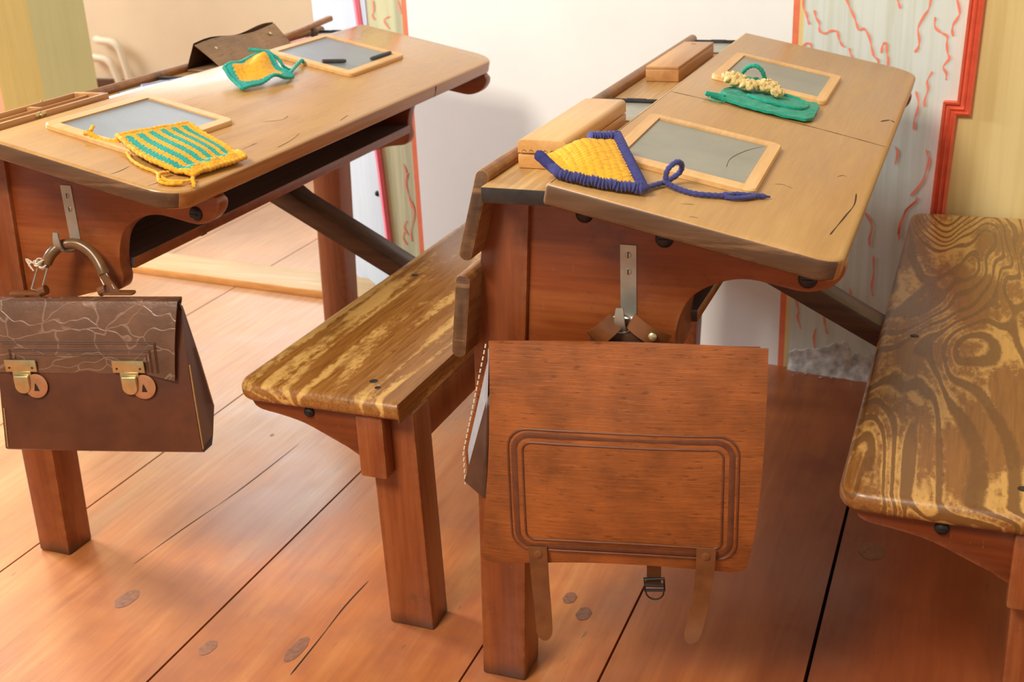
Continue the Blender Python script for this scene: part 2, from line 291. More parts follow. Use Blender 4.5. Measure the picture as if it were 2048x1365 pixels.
# ------------------------------------------------------------------ mesh helpers
class MB:
    def __init__(s): s.bm = bmesh.new(); s.mi = 0
    def _new(s, f):
        before = set(s.bm.faces); f()
        for fc in s.bm.faces:
            if fc not in before: fc.material_index = s.mi
    def poly_prism(s, pts, axis, a, b, bev=0.0, segs=2, capmat=None, sel=None):
        """extrude the polygon pts (2D) along axis from a to b; 'X': pts=(y,z), 'Y': pts=(x,z), 'Z': pts=(x,y)"""
        def P(p, t): return {'X': (t, p[0], p[1]), 'Y': (p[0], t, p[1]), 'Z': (p[0], p[1], t)}[axis]
        bm2 = bmesh.new()
        va = [bm2.verts.new(P(p, a)) for p in pts]; vb = [bm2.verts.new(P(p, b)) for p in pts]
        n = len(pts)
        bm2.faces.new(va); bm2.faces.new(vb[::-1])
        for i in range(n): bm2.faces.new((va[i], va[(i+1) % n], vb[(i+1) % n], vb[i]))
        bmesh.ops.recalc_face_normals(bm2, faces=bm2.faces)
        if bev > 0:
            ed = [e for e in bm2.edges if len(e.link_faces) == 2 and e.calc_face_angle(0) > math.radians(40) and (sel is None or sel(e))]
            bmesh.ops.bevel(bm2, geom=ed, offset=bev, segments=segs, affect='EDGES', profile=0.5)
        s.merge(bm2)
    def merge(s, bm2, M4=None):
        vs = {}
        for v in bm2.verts: vs[v] = s.bm.verts.new(M4 @ v.co if M4 else v.co)
        for f in bm2.faces:
            try: nf = s.bm.faces.new([vs[v] for v in f.verts]); nf.material_index = s.mi
            except ValueError: pass
        bm2.free()
    def box(s, x0, x1, y0, y1, z0, z1, bev=0.0, segs=2):
        s.poly_prism([(x0, y0), (x1, y0), (x1, y1), (x0, y1)], 'Z', z0, z1, bev, segs)
    def tube(s, path, r, seg=8, closed=False, caps=True, flat=1.0):
        pts = [Vector(p) for p in path]; n = len(pts)
        rr = r if callable(r) else (lambda t: r)
        rings = []; up = None
        for i, p in enumerate(pts):
            a = pts[i-1] if (i > 0 or closed) else p; b = pts[(i+1) % n] if (i < n-1 or closed) else p
            d = (b-a).normalized() if (b-a).length > 1e-9 else Vector((0,0,1))
            if up is None: up = d.orthogonal().normalized()
            up = (up - d*up.dot(d)); up = up.normalized() if up.length > 1e-6 else d.orthogonal().normalized()
            sd = d.cross(up); R_ = rr(i/max(1, n-1))
            rings.append([s.bm.verts.new(p + (up*math.cos(t*2*PI/seg) + sd*math.sin(t*2*PI/seg)*flat)*R_) for t in range(seg)])
        for i in range(n if closed else n-1):
            A, B = rings[i], rings[(i+1) % n]
            for t in range(seg):
                f = s.bm.faces.new((A[t], A[(t+1) % seg], B[(t+1) % seg], B[t])); f.material_index = s.mi
        if caps and not closed:
            for rg in (rings[0][::-1], rings[-1]):
                f = s.bm.faces.new(rg); f.material_index = s.mi
    def grid(s, fn, nu, nv, thick=0.0, matfn=None, nrm=None):
        """surface fn(a,b) a,b in 0..1, optional thickness along -nrm (closed solid)"""
        V = [[s.bm.verts.new(fn(i/nu, j/nv)) for j in range(nv+1)] for i in range(nu+1)]
        fs = []
        for i in range(nu):
            for j in range(nv):
                f = s.bm.faces.new((V[i][j], V[i+1][j], V[i+1][j+1], V[i][j+1]))
                f.material_index = matfn((i+.5)/nu, (j+.5)/nv) if matfn else s.mi; fs.append(f)
        if thick:
            d = Vector(nrm or (0,0,1))*thick
            W = [[s.bm.verts.new(V[i][j].co - d) for j in range(nv+1)] for i in range(nu+1)]
            for i in range(nu):
                for j in range(nv):
                    f = s.bm.faces.new((W[i][j], W[i][j+1], W[i+1][j+1], W[i+1][j])); f.material_index = matfn((i+.5)/nu, (j+.5)/nv) if matfn else s.mi
            def side(a, b, c, d_, mi):
                f = s.bm.faces.new((a, b, c, d_)); f.material_index = mi
            for i in range(nu):
                side(V[i+1][0], V[i][0], W[i][0], W[i+1][0], matfn((i+.5)/nu, 0) if matfn else s.mi)
                side(V[i][nv], V[i+1][nv], W[i+1][nv], W[i][nv], matfn((i+.5)/nu, 1) if matfn else s.mi)
            for j in range(nv):
                side(V[0][j], V[0][j+1], W[0][j+1], W[0][j], matfn(0, (j+.5)/nv) if matfn else s.mi)
                side(V[nu][j+1], V[nu][j], W[nu][j], W[nu][j+1], matfn(1, (j+.5)/nv) if matfn else s.mi)
    def disc(s, c, axis, r, h, seg=20, dome=0.0):
        """short cylinder standing from point c along axis by h, optionally domed"""
        ax = Vector(axis).normalized(); u = ax.orthogonal().normalized(); v = ax.cross(u); c = Vector(c)
        prof = [(r, 0), (r, h*0.6), (r*0.85, h), (r*0.4, h+dome*0.8)]
        rings = [[s.bm.verts.new(c + ax*q + (u*math.cos(t*2*PI/seg)+v*math.sin(t*2*PI/seg))*p) for t in range(seg)] for p, q in prof]
        for A, B in zip(rings, rings[1:]):
            for t in range(seg):
                f = s.bm.faces.new((A[t], A[(t+1) % seg], B[(t+1) % seg], B[t])); f.material_index = s.mi
        for rg in (rings[0][::-1], rings[-1]):
            f = s.bm.faces.new(rg); f.material_index = s.mi
    def ribbon(s, pts, width, fn, wob=0.0):
        """flat painted line: 2D points widened, mapped to space by fn(a,b); smoothed"""
        P = smooth2(pts, 5); n = len(P); L = []
        for i, p in enumerate(P):
            a = P[max(0, i-1)]; b = P[min(n-1, i+1)]
            d = Vector((b[0]-a[0], b[1]-a[1])); d = d.normalized() if d.length > 1e-9 else Vector((1,0))
            wd = width*(0.45+0.75*abs(math.sin(i*0.37+p[0]*40)))*(0.35 if i in (0, n-1) else 1)*0.5
            nx, ny = -d.y*wd, d.x*wd
            L.append((s.bm.verts.new(fn(p[0]+nx, p[1]+ny)), s.bm.verts.new(fn(p[0]-nx, p[1]-ny))))
        for A, B in zip(L, L[1:]):
            f = s.bm.faces.new((A[0], A[1], B[1], B[0])); f.material_index = s.mi
    def nrm(s):
        bmesh.ops.recalc_face_normals(s.bm, faces=s.bm.faces); s.bm.normal_update(); return s.bm.faces
    def transform(s, M4):
        bmesh.ops.transform(s.bm, matrix=M4, verts=s.bm.verts)
    def build(s, name, mats, parent=None, smooth=35, recalc=True, origin=None):
        if recalc: bmesh.ops.recalc_face_normals(s.bm, faces=s.bm.faces)
        if origin: bmesh.ops.translate(s.bm, vec=-Vector(origin), verts=s.bm.verts)
        me = bpy.data.meshes.new(name); s.bm.to_mesh(me); s.bm.free()
        for m in (mats if isinstance(mats, (list, tuple)) else [mats]): me.materials.append(m)
        if smooth:
            for p in me.polygons: p.use_smooth = True
            me.set_sharp_from_angle(angle=math.radians(smooth))
        o = bpy.data.objects.new(name, me); C.objects.link(o)
        if parent: o.parent = parent
        if origin: o.location = origin
        return o
def smooth2(pts, k=5):
    P = [Vector((p[0], p[1], p[2] if len(p) > 2 else 0)) for p in pts]; out = []
    for i in range(len(P)-1):
        p0, p1, p2, p3 = P[max(0, i-1)], P[i], P[i+1], P[min(len(P)-1, i+2)]
        for j in range(k):
            t = j/k
            out.append(0.5*((2*p1)+(p2-p0)*t+(2*p0-5*p1+4*p2-p3)*t*t+(3*p1-p0-3*p2+p3)*t**3))
    out.append(P[-1]); return out
def rrect(x0, x1, y0, y1, radii, seg=8):
    """rounded rectangle, radii for (x0,y0),(x1,y0),(x1,y1),(x0,y1)"""
    out = []
    for (cx, cy, a0, r) in ((x0, y0, PI, radii[0]), (x1, y0, 1.5*PI, radii[1]), (x1, y1, 0, radii[2]), (x0, y1, 0.5*PI, radii[3])):
        sx = 1 if cx == x0 else -1; sy = 1 if cy == y0 else -1
        if r <= 0: out.append((cx, cy)); continue
        for i in range(seg+1):
            a = a0 + i/seg*PI/2
            out.append((cx+sx*r+r*math.cos(a), cy+sy*r+r*math.sin(a)))
    return out
def thing(name, label, cat, mat=None, group=None):
    o = bpy.data.objects.new(name, None); C.objects.link(o); o.empty_display_size = 0.05
    o['label'] = label; o['category'] = cat
    if group: o['group'] = group
    if mat: o.matrix_world = mat
    return o
def tag(o, label, cat, group=None):
    o['label'] = label; o['category'] = cat
    if group: o['group'] = group
    return o
def struct(o): o['kind'] = 'structure'; return o
T = Matrix.Translation
def Rot(a, ax): return Matrix.Rotation(a, 4, ax)

# ------------------------------------------------------------------ the setting
def wallP(u, d=0.0, z=0.0):   # point on the back wall: u along it, d in front of it (towards the room)
    return Vector((u*0.99264 - d*0.12110, 1.400 - u*0.12110 - d*0.99264, z))
# floor boards running away from the camera, gaps where the photo shows them
KNOTS = [(-0.100, 0.326, 0.011, 0.017), (-0.064, 0.290, 0.012, 0.019), (-0.826, 0.095, 0.016, 0.028), (-0.61, 0.02, 0.012, 0.02), (-0.47, 0.06, 0.012, 0.035), (0.36, 0.62, 0.02, 0.03), (-0.92, 0.72, 0.004, 0.006), (-0.72, 0.75, 0.004, 0.006)]
mb = MB()
edges = [-6.2, -5.7, -5.22, -4.74, -4.27, -3.8, -3.33, -2.86, -2.4, -1.95, -1.557, -1.105, -0.651, -0.190, 0.010, 0.303, 0.78, 1.25, 1.72, 2.2, 2.7]
gaps = {-0.190: 0.0035, 0.010: 0.004, 0.303: 0.006, -0.651: 0.0045, -1.105: 0.004, -1.557: 0.004}
for a, b in zip(edges, edges[1:]):
    mb.box(a+gaps.get(a, 0.003)/2, b-gaps.get(b, 0.003)/2, -2.6, 4.6, -0.03, 0.0)
mb.mi = 1
mb.box(-6.2, 2.7, -2.6, 4.6, -0.06, -0.02)
# faint cracks in the boards
mb.mi = 1
fl = lambda a, b: Vector((a, b, 0.0006))
mb.ribbon([(-0.446, 0.0), (-0.449, 0.1), (-0.453, 0.19), (-0.45, 0.27)], 0.002, fl)
mb.ribbon([(-0.885, 0.19), (-0.872, 0.32), (-0.851, 0.49), (-0.84, 0.7)], 0.0016, fl)
mb.mi = 2
for x, y, rx, ry in KNOTS:
    mb.bm.faces.new([mb.bm.verts.new((x+rx*math.cos(t*PI/8)*(1+0.12*math.sin(t*2.3)), y+ry*math.sin(t*PI/8), 0.0005)) for t in range(16)]).material_index = 2
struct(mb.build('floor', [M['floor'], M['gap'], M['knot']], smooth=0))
# back wall: painted strips, splayed doorway, lintel
mb = MB()
mats = [M['white'], M['orange'], M['marble'], M['cream'], M['marble_l'], M['greywhite'], M['green'], M['yellow'], M['vein'], M['plaster'], M['pink']]
ZT = 2.75
def strip(u0, u1, mi, z0=0.0, z1=ZT, d=0.0):
    mb.mi = mi
    f = mb.bm.faces.new([mb.bm.verts.new(wallP(*p)) for p in ((u0, d, z0), (u1, d, z0), (u1, d, z1), (u0, d, z1))]); f.material_index = mi
for u0, u1, mi in ((-1.03, -0.926, 4), (-0.926, -0.911, 1), (-0.911, 0.068, 0), (0.068, 0.082, 1), (0.082, 0.092, 3), (0.092, 0.400, 2), (0.438, 2.3, 3)):
    strip(u0, u1, mi)
strip(0.400, 0.438, 3, 0.0, 0.637); strip(0.400, 0.438, 2, 0.637, ZT)
def quad(ps, mi):
    f = mb.bm.faces.new([mb.bm.verts.new(p) for p in ps]); f.material_index = mi
def upright(p, q, mi, z1=2.15): quad([(p.x, p.y, 0), (q.x, q.y, 0), (q.x, q.y, z1), (p.x, p.y, z1)], mi)
A = wallP(-1.03); B = Vector((-1.385, 1.87, 0)); Cc = Vector((-2.34, 2.03, 0)); D = wallP(-2.46)
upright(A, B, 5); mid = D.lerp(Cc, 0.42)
upright(D, mid, 7); upright(mid, Cc, 6)
upright(B, Vector((-0.9, 1.87, 0)), 0, ZT); upright(Vector((-0.9, 1.87, 0)), Vector((2.4, 1.5, 0)), 0, ZT)
upright(Cc, Vector((-6.2, 2.5, 0)), 0, ZT)
for u0, u1, mi in ((-2.52, -2.46, 1), (-5.2, -2.52, 3)): strip(u0, u1, mi)
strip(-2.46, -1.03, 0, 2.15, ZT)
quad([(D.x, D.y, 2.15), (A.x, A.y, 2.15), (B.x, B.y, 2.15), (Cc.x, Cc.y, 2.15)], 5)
quad([(Cc.x, Cc.y, 2.15), (B.x, B.y, 2.15), (B.x, B.y, ZT), (Cc.x, Cc.y, ZT)], 0)
# painted veins
mb.mi = 8
V = [[(0.089,0.853),(0.09,0.832),(0.096,0.82),(0.1,0.807),(0.104,0.797)],[(0.113,0.827),(0.118,0.811),(0.125,0.8),(0.126,0.786),(0.133,0.78),(0.141,0.78),(0.15,0.785),(0.163,0.784),(0.169,0.768),(0.175,0.757),(0.182,0.752)],[(0.191,0.751),(0.195,0.738),(0.202,0.726)],[(0.177,0.856),(0.186,0.835),(0.197,0.815),(0.204,0.798),(0.209,0.788),(0.219,0.791),(0.23,0.776),(0.237,0.755),(0.243,0.736),(0.253,0.727),(0.252,0.716)],[(0.258,0.742),(0.259,0.756),(0.263,0.763),(0.268,0.761),(0.269,0.745),(0.273,0.73),(0.273,0.71)],[(0.282,0.853),(0.286,0.842),(0.29,0.833)],[(0.348,0.854),(0.346,0.834),(0.337,0.818),(0.328,0.795),(0.332,0.773),(0.332,0.758),(0.325,0.746)],[(0.36,0.818),(0.361,0.798),(0.374,0.787),(0.386,0.78),(0.387,0.764),(0.39,0.747),(0.394,0.736),(0.384,0.719),(0.391,0.706),(0.392,0.692)],[(0.398,0.855),(0.406,0.828),(0.403,0.817),(0.396,0.804),(0.395,0.79),(0.398,0.78)],[(0.364,0.709),(0.355,0.689),(0.358,0.672),(0.353,0.649),(0.354,0.635)],[(0.319,0.704),(0.321,0.695)],[(0.334,0.667),(0.341,0.644),(0.34,0.625),(0.336,0.607),(0.337,0.585)],[(0.092,0.751),(0.101,0.758),(0.109,0.755),(0.113,0.742)],[(0.365,0.545),(0.372,0.523),(0.369,0.501),(0.362,0.474),(0.341,0.442)],[(0.356,0.441),(0.35,0.427),(0.335,0.411),(0.329,0.387),(0.321,0.353)],[(0.301,0.548),(0.307,0.533),(0.304,0.507)],[(0.248,0.396),(0.265,0.368),(0.261,0.336),(0.264,0.318)],[(0.273,0.299),(0.276,0.257),(0.274,0.228),(0.278,0.204)],[(0.355,0.433),(0.335,0.41),(0.323,0.374),(0.326,0.341)],[(0.105,0.172),(0.112,0.144),(0.11,0.13),(0.12,0.102)],[(0.171,0.143),(0.176,0.118),(0.181,0.098)],[(0.155,0.109),(0.151,0.084),(0.156,0.053)],[(0.225,0.218),(0.23,0.202)],[(-1.01,0.831),(-1.01,0.806),(-1.016,0.793),(-1.01,0.782)],[(-0.964,0.792),(-0.981,0.783),(-0.974,0.768),(-0.967,0.762)],[(-0.937,0.832),(-0.931,0.811),(-0.93,0.799)],[(-0.943,0.391),(-0.954,0.362),(-0.947,0.32),(-0.938,0.29)],[(-0.957,0.413),(-0.951,0.395),(-0.947,0.372)],[(-0.96,0.257),(-0.97,0.236),(-0.959,0.216)],[(-0.941,0.315),(-0.934,0.278),(-0.949,0.228),(-0.949,0.199)],[(-0.968,0.226),(-0.976,0.206),(-0.966,0.187)]]
for v in V: mb.ribbon(v, 0.0044, lambda a, b: wallP(a, 0.0012, b))
# more of the same veining above the frame
for i in range(10):
    u = 0.12+0.028*i; z = 0.9+0.12*(i % 5)
    mb.ribbon([(u, z), (u+0.012, z+0.05), (u-0.004, z+0.11), (u+0.015, z+0.16)], 0.005, lambda a, b: wallP(a, 0.0012, b))
# crumbled plaster at the foot of the wall
mb.mi = 9
def plas(a, b):
    u = 0.095+0.40*a
    top = 0.03+0.065*math.sin(PI*min(1, a*0.9+0.1))*(0.75+0.7*noise.noise(Vector((u*17, 0, 3)))+0.45*noise.noise(Vector((u*60, 2, 3))))
    z = b*top
    d = (0.002+0.006*(noise.noise(Vector((u*45, z*45, 0)))+0.9)*(1-b) + 0.012*(1-b)**3) if b < 0.999 else -0.002
    return wallP(u, d, z-0.001)
mb.grid(plas, 60, 14)
for i in range(26):
    u = random.uniform(0.1, 0.46); d = random.uniform(0.01, 0.05); r = random.uniform(0.001, 0.004)
    p = wallP(u, d, r*0.5); bm2 = bmesh.new(); bmesh.ops.create_icosphere(bm2, subdivisions=1, radius=r); mb.merge(bm2, T(p) @ Matrix.Diagonal((1.3, 1, 0.6, 1)))
struct(mb.build('wall_back', mats, smooth=30, recalc=False))
# red profiled moulding with its shoulder
def moulding(path_uz, width, name, mat, prof):
    mb = MB()
    n = len(path_uz); secs = []
    P = [Vector(p) for p in path_uz]
    for i in range(n):
        d0 = (P[i]-P[i-1]).normalized() if i > 0 else (P[1]-P[0]).normalized()
        d1 = (P[i+1]-P[i]).normalized() if i < n-1 else d0
        n0 = Vector((-d0.y, d0.x)); n1 = Vector((-d1.y, d1.x)); m = (n0+n1)/(1+n0.dot(n1))
        secs.append([mb.bm.verts.new(wallP(P[i].x+m.x*s*width, h, P[i].y+m.y*s*width)) for s, h in prof])
    for A_, B_ in zip(secs, secs[1:]):
        for k in range(len(prof)-1): mb.bm.faces.new((A_[k], A_[k+1], B_[k+1], B_[k]))
    return struct(mb.build(name, mat, smooth=20))
prof = [(-0.5,0.0005),(-0.5,0.012),(-0.32,0.016),(-0.24,0.011),(-0.1,0.013),(0.0,0.018),(0.12,0.013),(0.26,0.012),(0.34,0.019),(0.5,0.021),(0.5,0.0005)]
moulding([(0.392, 0.0), (0.4015, 0.42), (0.407, 0.637), (0.434, 0.637), (0.440, 0.9), (0.446, 2.6)], 0.028, 'trim_1', M['coral'], prof)
moulding([(-1.012, 0.0), (-1.030, 0.40), (-1.060, 0.84), (-1.100, 2.15)], 0.018, 'trim_2', M['pink'], [(-0.5,0.0005),(-0.5,0.006),(0,0.01),(0.5,0.006),(0.5,0.0005)])
# nail in the reveal beside the pink line
mb = MB(); q = A.lerp(B, 0.09); mb.disc((q.x, q.y-0.001, 0.315), (0.5, -0.8, 0), 0.008, 0.006, 12, 0.003)
tag(mb.build('wall_knob', M['iron']), 'small dark round knob on the grey white door reveal', 'knob')
# door sill plank in the doorway
mb = MB()
a0 = Vector((-2.40, 1.625)); a1 = Vector((-1.05, 1.508)); dd = (a1-a0).normalized(); nn = Vector((-dd.y, dd.x))
pl = [a0, a1, a1+nn*0.145, a0+nn*0.145]
mb.poly_prism([tuple(p) for p in pl], 'Z', 0.0, 0.024, 0.004)
for f in mb.nrm(): f.material_index = 0 if f.normal.z > 0.7 else 1
struct(mb.build('trim_3', [M['plank'], M['plank_edge']]))
# room beyond the doorway
def slab(name, x0, x1, y0, y1, z0, z1, mat):
    mb = MB(); mb.box(x0, x1, y0, y1, z0, z1); return struct(mb.build(name, mat, smooth=0))
slab('wall_far', -6.2, 1.2, 4.12, 4.2, 0, 0.95, M['beige'])
slab('wall_left', -6.2, -6.1, 2.5, 4.2, 0, 2.7, M['beige'])
slab('baseboard_far', -6.0, -3.93, 4.085, 4.12, 0, 0.105, M['plinth'])
def heating_pipe(dz, dx, label):
    mb = MB()
    y = 4.06
    path = [(-4.075+dx, 4.094, 0.305+dz), (-4.05+dx, y+0.01, 0.305+dz), (-4.02+dx, y, 0.303+dz), (-3.95+dx, y, 0.295+dz), (-3.915+dx, y, 0.275+dz), (-3.90+dx, y, 0.24+dz), (-3.88+dx, y, 0.15+dz*0.6), (-3.87+dx, y, 0.10+dz*0.6), (-3.84+dx, y, 0.078+dz*0.5), (-3.78+dx, y, 0.07+dz*0.5), (-3.4, y, 0.072+dz*0.5), (-1.5, y, 0.072+dz*0.5)]
    P = smooth2(path, 4); mb.tube(P, 0.021, 12)
    return tag(mb.build('heating_pipe', M['pipe']), label, 'pipe', 'cream heating pipes in the far room')
heating_pipe(0.015, 0.035, 'upper of two cream heating pipes bending down the far beige wall')
heating_pipe(-0.075, -0.03, 'lower of two cream heating pipes bending down the far beige wall')

# ------------------------------------------------------------------ the school desks
H, S, W, L = 0.806, 0.073, 0.341, 1.204
TILT = math.atan2(S, W); UW = math.hypot(S, W)
MR = Matrix.Identity(4)
ML = T((-0.924, 0.080, 0)) @ Rot(-0.009, 'Z')
TOP = T((0, 0, H)) @ Rot(TILT, 'Y')
TH = 0.029
PANEL = [(-0.062,0.766),(0.0,0.771),(0.326,0.705),(0.334,0.696),(0.332,0.682),(0.320,0.668),(0.305,0.661),(0.285,0.658),(0.255,0.663),(0.222,0.668),(0.193,0.664),(0.162,0.649),(0.144,0.630),(0.134,0.605),(0.130,0.58),(0.132,0.560),(0.128,0.545),(0.115,0.535),(0.07,0.528),(0.0,0.508),(-0.075,0.498)]
def smooth_poly(pts, keep):
    out = []
    n = len(pts)
    for i, p in enumerate(pts):
        out.append(p)
        if i in keep and i+1 < n:
            p0, p1, p2, p3 = [Vector(pts[min(max(j, 0), n-1)]) for j in (i-1, i, i+1, i+2)]
            for t in (0.33, 0.66):
                q = 0.5*((2*p1)+(p2-p0)*t+(2*p0-5*p1+4*p2-p3)*t*t+(3*p1-p0-3*p2+p3)*t**3); out.append(tuple(q))
    return out
PANEL = smooth_poly(PANEL, set(range(3, 19)))
def lug(mb, x, z, y=0.105, r=0.0115):
    mb.disc((x, y+0.003, z), (0, -1, 0), r, 0.007, 18, 0.003)
    mb.box(x-r*0.55, x+r*0.55, y-0.0085, y-0.004, z-0.0012, z+0.0012)
def school_desk(unit, label, top_mat, bench_mat_, radii, L_=False):
    root = thing('school_desk', label, 'desk', unit, 'double school desks with attached bench')
    # desktop
    mb = MB()
    outline = rrect(0, UW, 0, L, radii, 10)
    mb.poly_prism(outline, 'Z', -TH, 0, 0.006, 3)
    for f in mb.nrm():
        c = f.calc_center_median(); nn_ = f.normal
        if nn_.z > 0.55: f.material_index = 0
        elif nn_.y < -0.6 and c.y < 0.06: f.material_index = 1
        else: f.material_index = 2
    mb.mi = 3
    onto = lambda a, b: Vector((a, b, 0.0004))
    if not L_:
        mb.ribbon([(0.004,0.570),(0.084,0.575),(0.16,0.568),(0.234,0.566),(0.29,0.562),(0.345,0.556)], 0.0018, onto)
        mb.ribbon([(0.332,0.276),(0.335,0.226),(0.331,0.175),(0.327,0.13),(0.323,0.085)], 0.0016, onto)
        mb.ribbon([(0.233,0.225),(0.243,0.232),(0.256,0.227)], 0.0008, onto)
        mb.ribbon([(0.322,0.71),(0.334,0.735),(0.343,0.728)], 0.0026, onto)
        mb.ribbon([(0.300,0.33),(0.306,0.345),(0.312,0.342)], 0.0008, onto)
        mb.ribbon([(0.150,0.05),(0.165,0.062)], 0.0007, onto); mb.ribbon([(0.17,0.015),(0.18,0.02)], 0.0007, onto)
        mb.ribbon([(0.21,0.72),(0.226,0.745)], 0.0016, onto)
    else:
        mb.ribbon([(0.231,0.006),(0.232,0.03),(0.229,0.055)], 0.0009, onto)
        mb.ribbon([(0.296,0.006),(0.298,0.03),(0.297,0.05)], 0.0009, onto)
        mb.ribbon([(0.301,0.24),(0.300,0.285)], 0.0009, onto)
        mb.ribbon([(0.335,0.29),(0.331,0.34),(0.322,0.38)], 0.0009, onto)
        mb.ribbon([(0.245,0.385),(0.262,0.42),(0.258,0.45)], 0.0009, onto)
        mb.ribbon([(0.334,0.50),(0.328,0.54)], 0.0009, onto)
        f = lambda a, b: Vector((UW+0.0006, a, b))
        mb.ribbon([(0.872,-0.003),(0.874,-0.012),(0.873,-0.027)], 0.003, f)
    mb.transform(TOP)
    mb.build('desktop', [top_mat, M['rim_dark'], M['rim_front'], M['crack']], root)
    # pen tray behind the top, with blackened near end
    mb = MB(); mb.box(-0.096, 0.006, 0.030, 1.192, 0.767, 0.787, 0.0015)
    for f in mb.nrm(): f.material_index = 1 if (f.normal.y < -0.7) else 0
    tray = mb.build('pen_tray', [M['tray'], M['black_edge']], root)
    for y0, y1 in ((0.42, 0.550), (1.05, 1.165)):
        mb = MB(); mb.box(-0.084, -0.004, y0, y1, 0.787, 0.7895, 0.0006)
        lid = mb.build('inkwell_lid', M['steel'], root)
        mb = MB(); mb.tube([(-0.093, y1+0.004, 0.7915), (-0.003, y1+0.004, 0.7915)], 0.0035, 10)
        mb.tube([(-0.06, y1+0.004, 0.7915), (-0.03, y1+0.004, 0.7915)], 0.0042, 10)
        mb.build('hinge', M['iron'], lid)
    # slats of the back rest (the upper one rises above the tray as its rim)
    def slat(cx0, cz0, cx1, cz1, th, y0, y1):
        a = Vector((cx0, cz0)); b = Vector((cx1, cz1)); d = (b-a).normalized(); n_ = Vector((-d.y, d.x))
        pts = []
        for i in range(7):
            t = PI*i/6; pts.append(tuple(a - d*th*0.5*math.sin(t)*0.9 + n_*th*0.5*math.cos(t)))
        for i in range(7):
            t = PI*i/6; pts.append(tuple(b + d*th*0.5*math.sin(t)*0.9 - n_*th*0.5*math.cos(t)))
        bow = lambda p, s_: p
        mb = MB(); mb.poly_prism(pts, 'Y', y0, y1, 0.003, 2)
        for f in mb.nrm(): f.material_index = 1 if f.normal.y < -0.6 else 0
        return mb.build('backrest_slat', [M['slat'], M['rim_dark']], root)
    slat(-0.104, 0.793, -0.133, 0.689, 0.019, 0.055, 1.196)
    slat(-0.139, 0.652, -0.151, 0.553, 0.021, 0.055, 1.196)
    # end frames: panel and post
    for y0, dx in ((0.105, 0.0), (1.148, 0.012)):
        mb = MB(); mb.poly_prism([(x+(dx if x < 0 else 0), z) for x, z in PANEL], 'Y', y0, y0+0.026, 0.0025, 2)
        mb.build('end_panel', M['red'], root)
        if not L_ and y0 < 0.5:
            mb = MB(); mb.poly_prism([(0.06,0.64),(0.1395,0.64),(0.131,0.605),(0.127,0.58),(0.129,0.560),(0.125,0.547),(0.113,0.538),(0.06,0.53)], 'Y', 0.131, 0.205, 0.002, 2)
            mb.build('inner_batten', M['red'], root)
        mb = MB(); mb.poly_prism([(-0.118+dx,0.767),(-0.058+dx,0.767),(-0.072+dx,0.55),(-0.095+dx,0.0),(-0.164+dx,0.0),(-0.148+dx,0.55)], 'Y', y0-0.008, y0+0.055, 0.004, 2)
        mb.build('leg', M['red_post'], root)
    for x, z in ((0.012, 0.738), (0.115, 0.713), (0.291, 0.675)):
        mb = MB(); lug(mb, x, z); mb.build('bolt', M['iron'], root)
    mb = MB(); mb.box(-0.078, 0.136, 0.132 if L_ else 0.206, 1.147, 0.565, 0.584, 0.003)
    for f in mb.nrm(): f.material_index = 1 if f.normal.x > 0.5 else 0
    mb.build('book_shelf', [M['shelf'], M['red']], root)
    mb = MB(); mb.box(-0.088, -0.076, 0.132, 1.147, 0.58, 0.766, 0.002); mb.build('back_board', M['shelf'], root)
    # bar that ties the desk to the bench
    mb = MB()
    mb.poly_prism([(-0.03,0.566),(0.035,0.566),(0.075,0.545),(0.10,0.526),(0.357,0.388),(0.44,0.389),(0.44,0.372),(0.40,0.346),(0.345,0.352),(0.026,0.519),(-0.01,0.538),(-0.03,0.552)], 'Y', 0.69, 0.75, 0.003, 2)
    mb.build('tie_bar', M['bar'], root)
    for x, y in ((0.09, 0.42), (0.10, 0.36)):
        mb = MB(); mb.poly_prism([(x-0.012,0.566),(x+0.012,0.566),(x+0.004,0.549),(x-0.003,0.547)], 'Y', y, y+0.014, 0.002); mb.build('bracket', M['iron'], root)
    # bench
    mb = MB()
    yb1 = 1.318
    mb.poly_prism(rrect(0.345, 0.632, 0.061, yb1, (0.035, 0.004, 0.004, 0.03), 8), 'Z', 0.389, 0.42, 0.0125, 5, sel=lambda e: abs(e.verts[0].co.z-e.verts[1].co.z) < 1e-6 and not (e.verts[0].co.x > 0.63 and e.verts[1].co.x > 0.63))
    mb.build('seat', bench_mat_, root)
    for y0 in (0.098, 1.16):
        mb = MB(); mb.poly_prism([(0.558,0.389),(0.636,0.389),(0.642,0.0),(0.564,0.0)], 'Y', y0, y0+0.058, 0.0035, 2); mb.build('bench_leg', M['red_post'], root)
        mb = MB()
        mb.poly_prism(smooth_poly([(0.366,0.389),(0.559,0.389),(0.559,0.318),(0.53,0.328),(0.50,0.341),(0.46,0.358),(0.42,0.367),(0.385,0.372),(0.372,0.378)], {2,3,4,5,6,7}), 'Y', y0-0.022 if y0 < 0.5 else y0+0.01, y0 if y0 < 0.5 else y0+0.032, 0.002, 2)
        mb.build('seat_bracket', M['red'], root)
    mb = MB(); mb.box(0.552, 0.598, 0.070, 0.098, 0.284, 0.389, 0.004, 2); mb.build('cleat', M['red_post'], root)
    mb = MB(); mb.box(0.612, 0.632, 0.156, 1.16, 0.322, 0.389, 0.003, 2); mb.build('apron', M['red_post'], root)
    mb = MB(); lug(mb, 0.47, 0.380, 0.076, 0.009); mb.build('bolt', M['iron'], root)
    for x, y, r in ((0.558, 0.128, 0.007), (0.575, 0.108, 0.005), (0.40, 0.60, 0.007)):
        mb = MB(); mb.disc((x, y, 0.4196), (0,0,1), r, 0.0012, 14); mb.build('screw', M['iron'], root)
    # bag hook screwed on the near panel
    hx = 0.069 if not L_ else 0.050
    mb = MB()
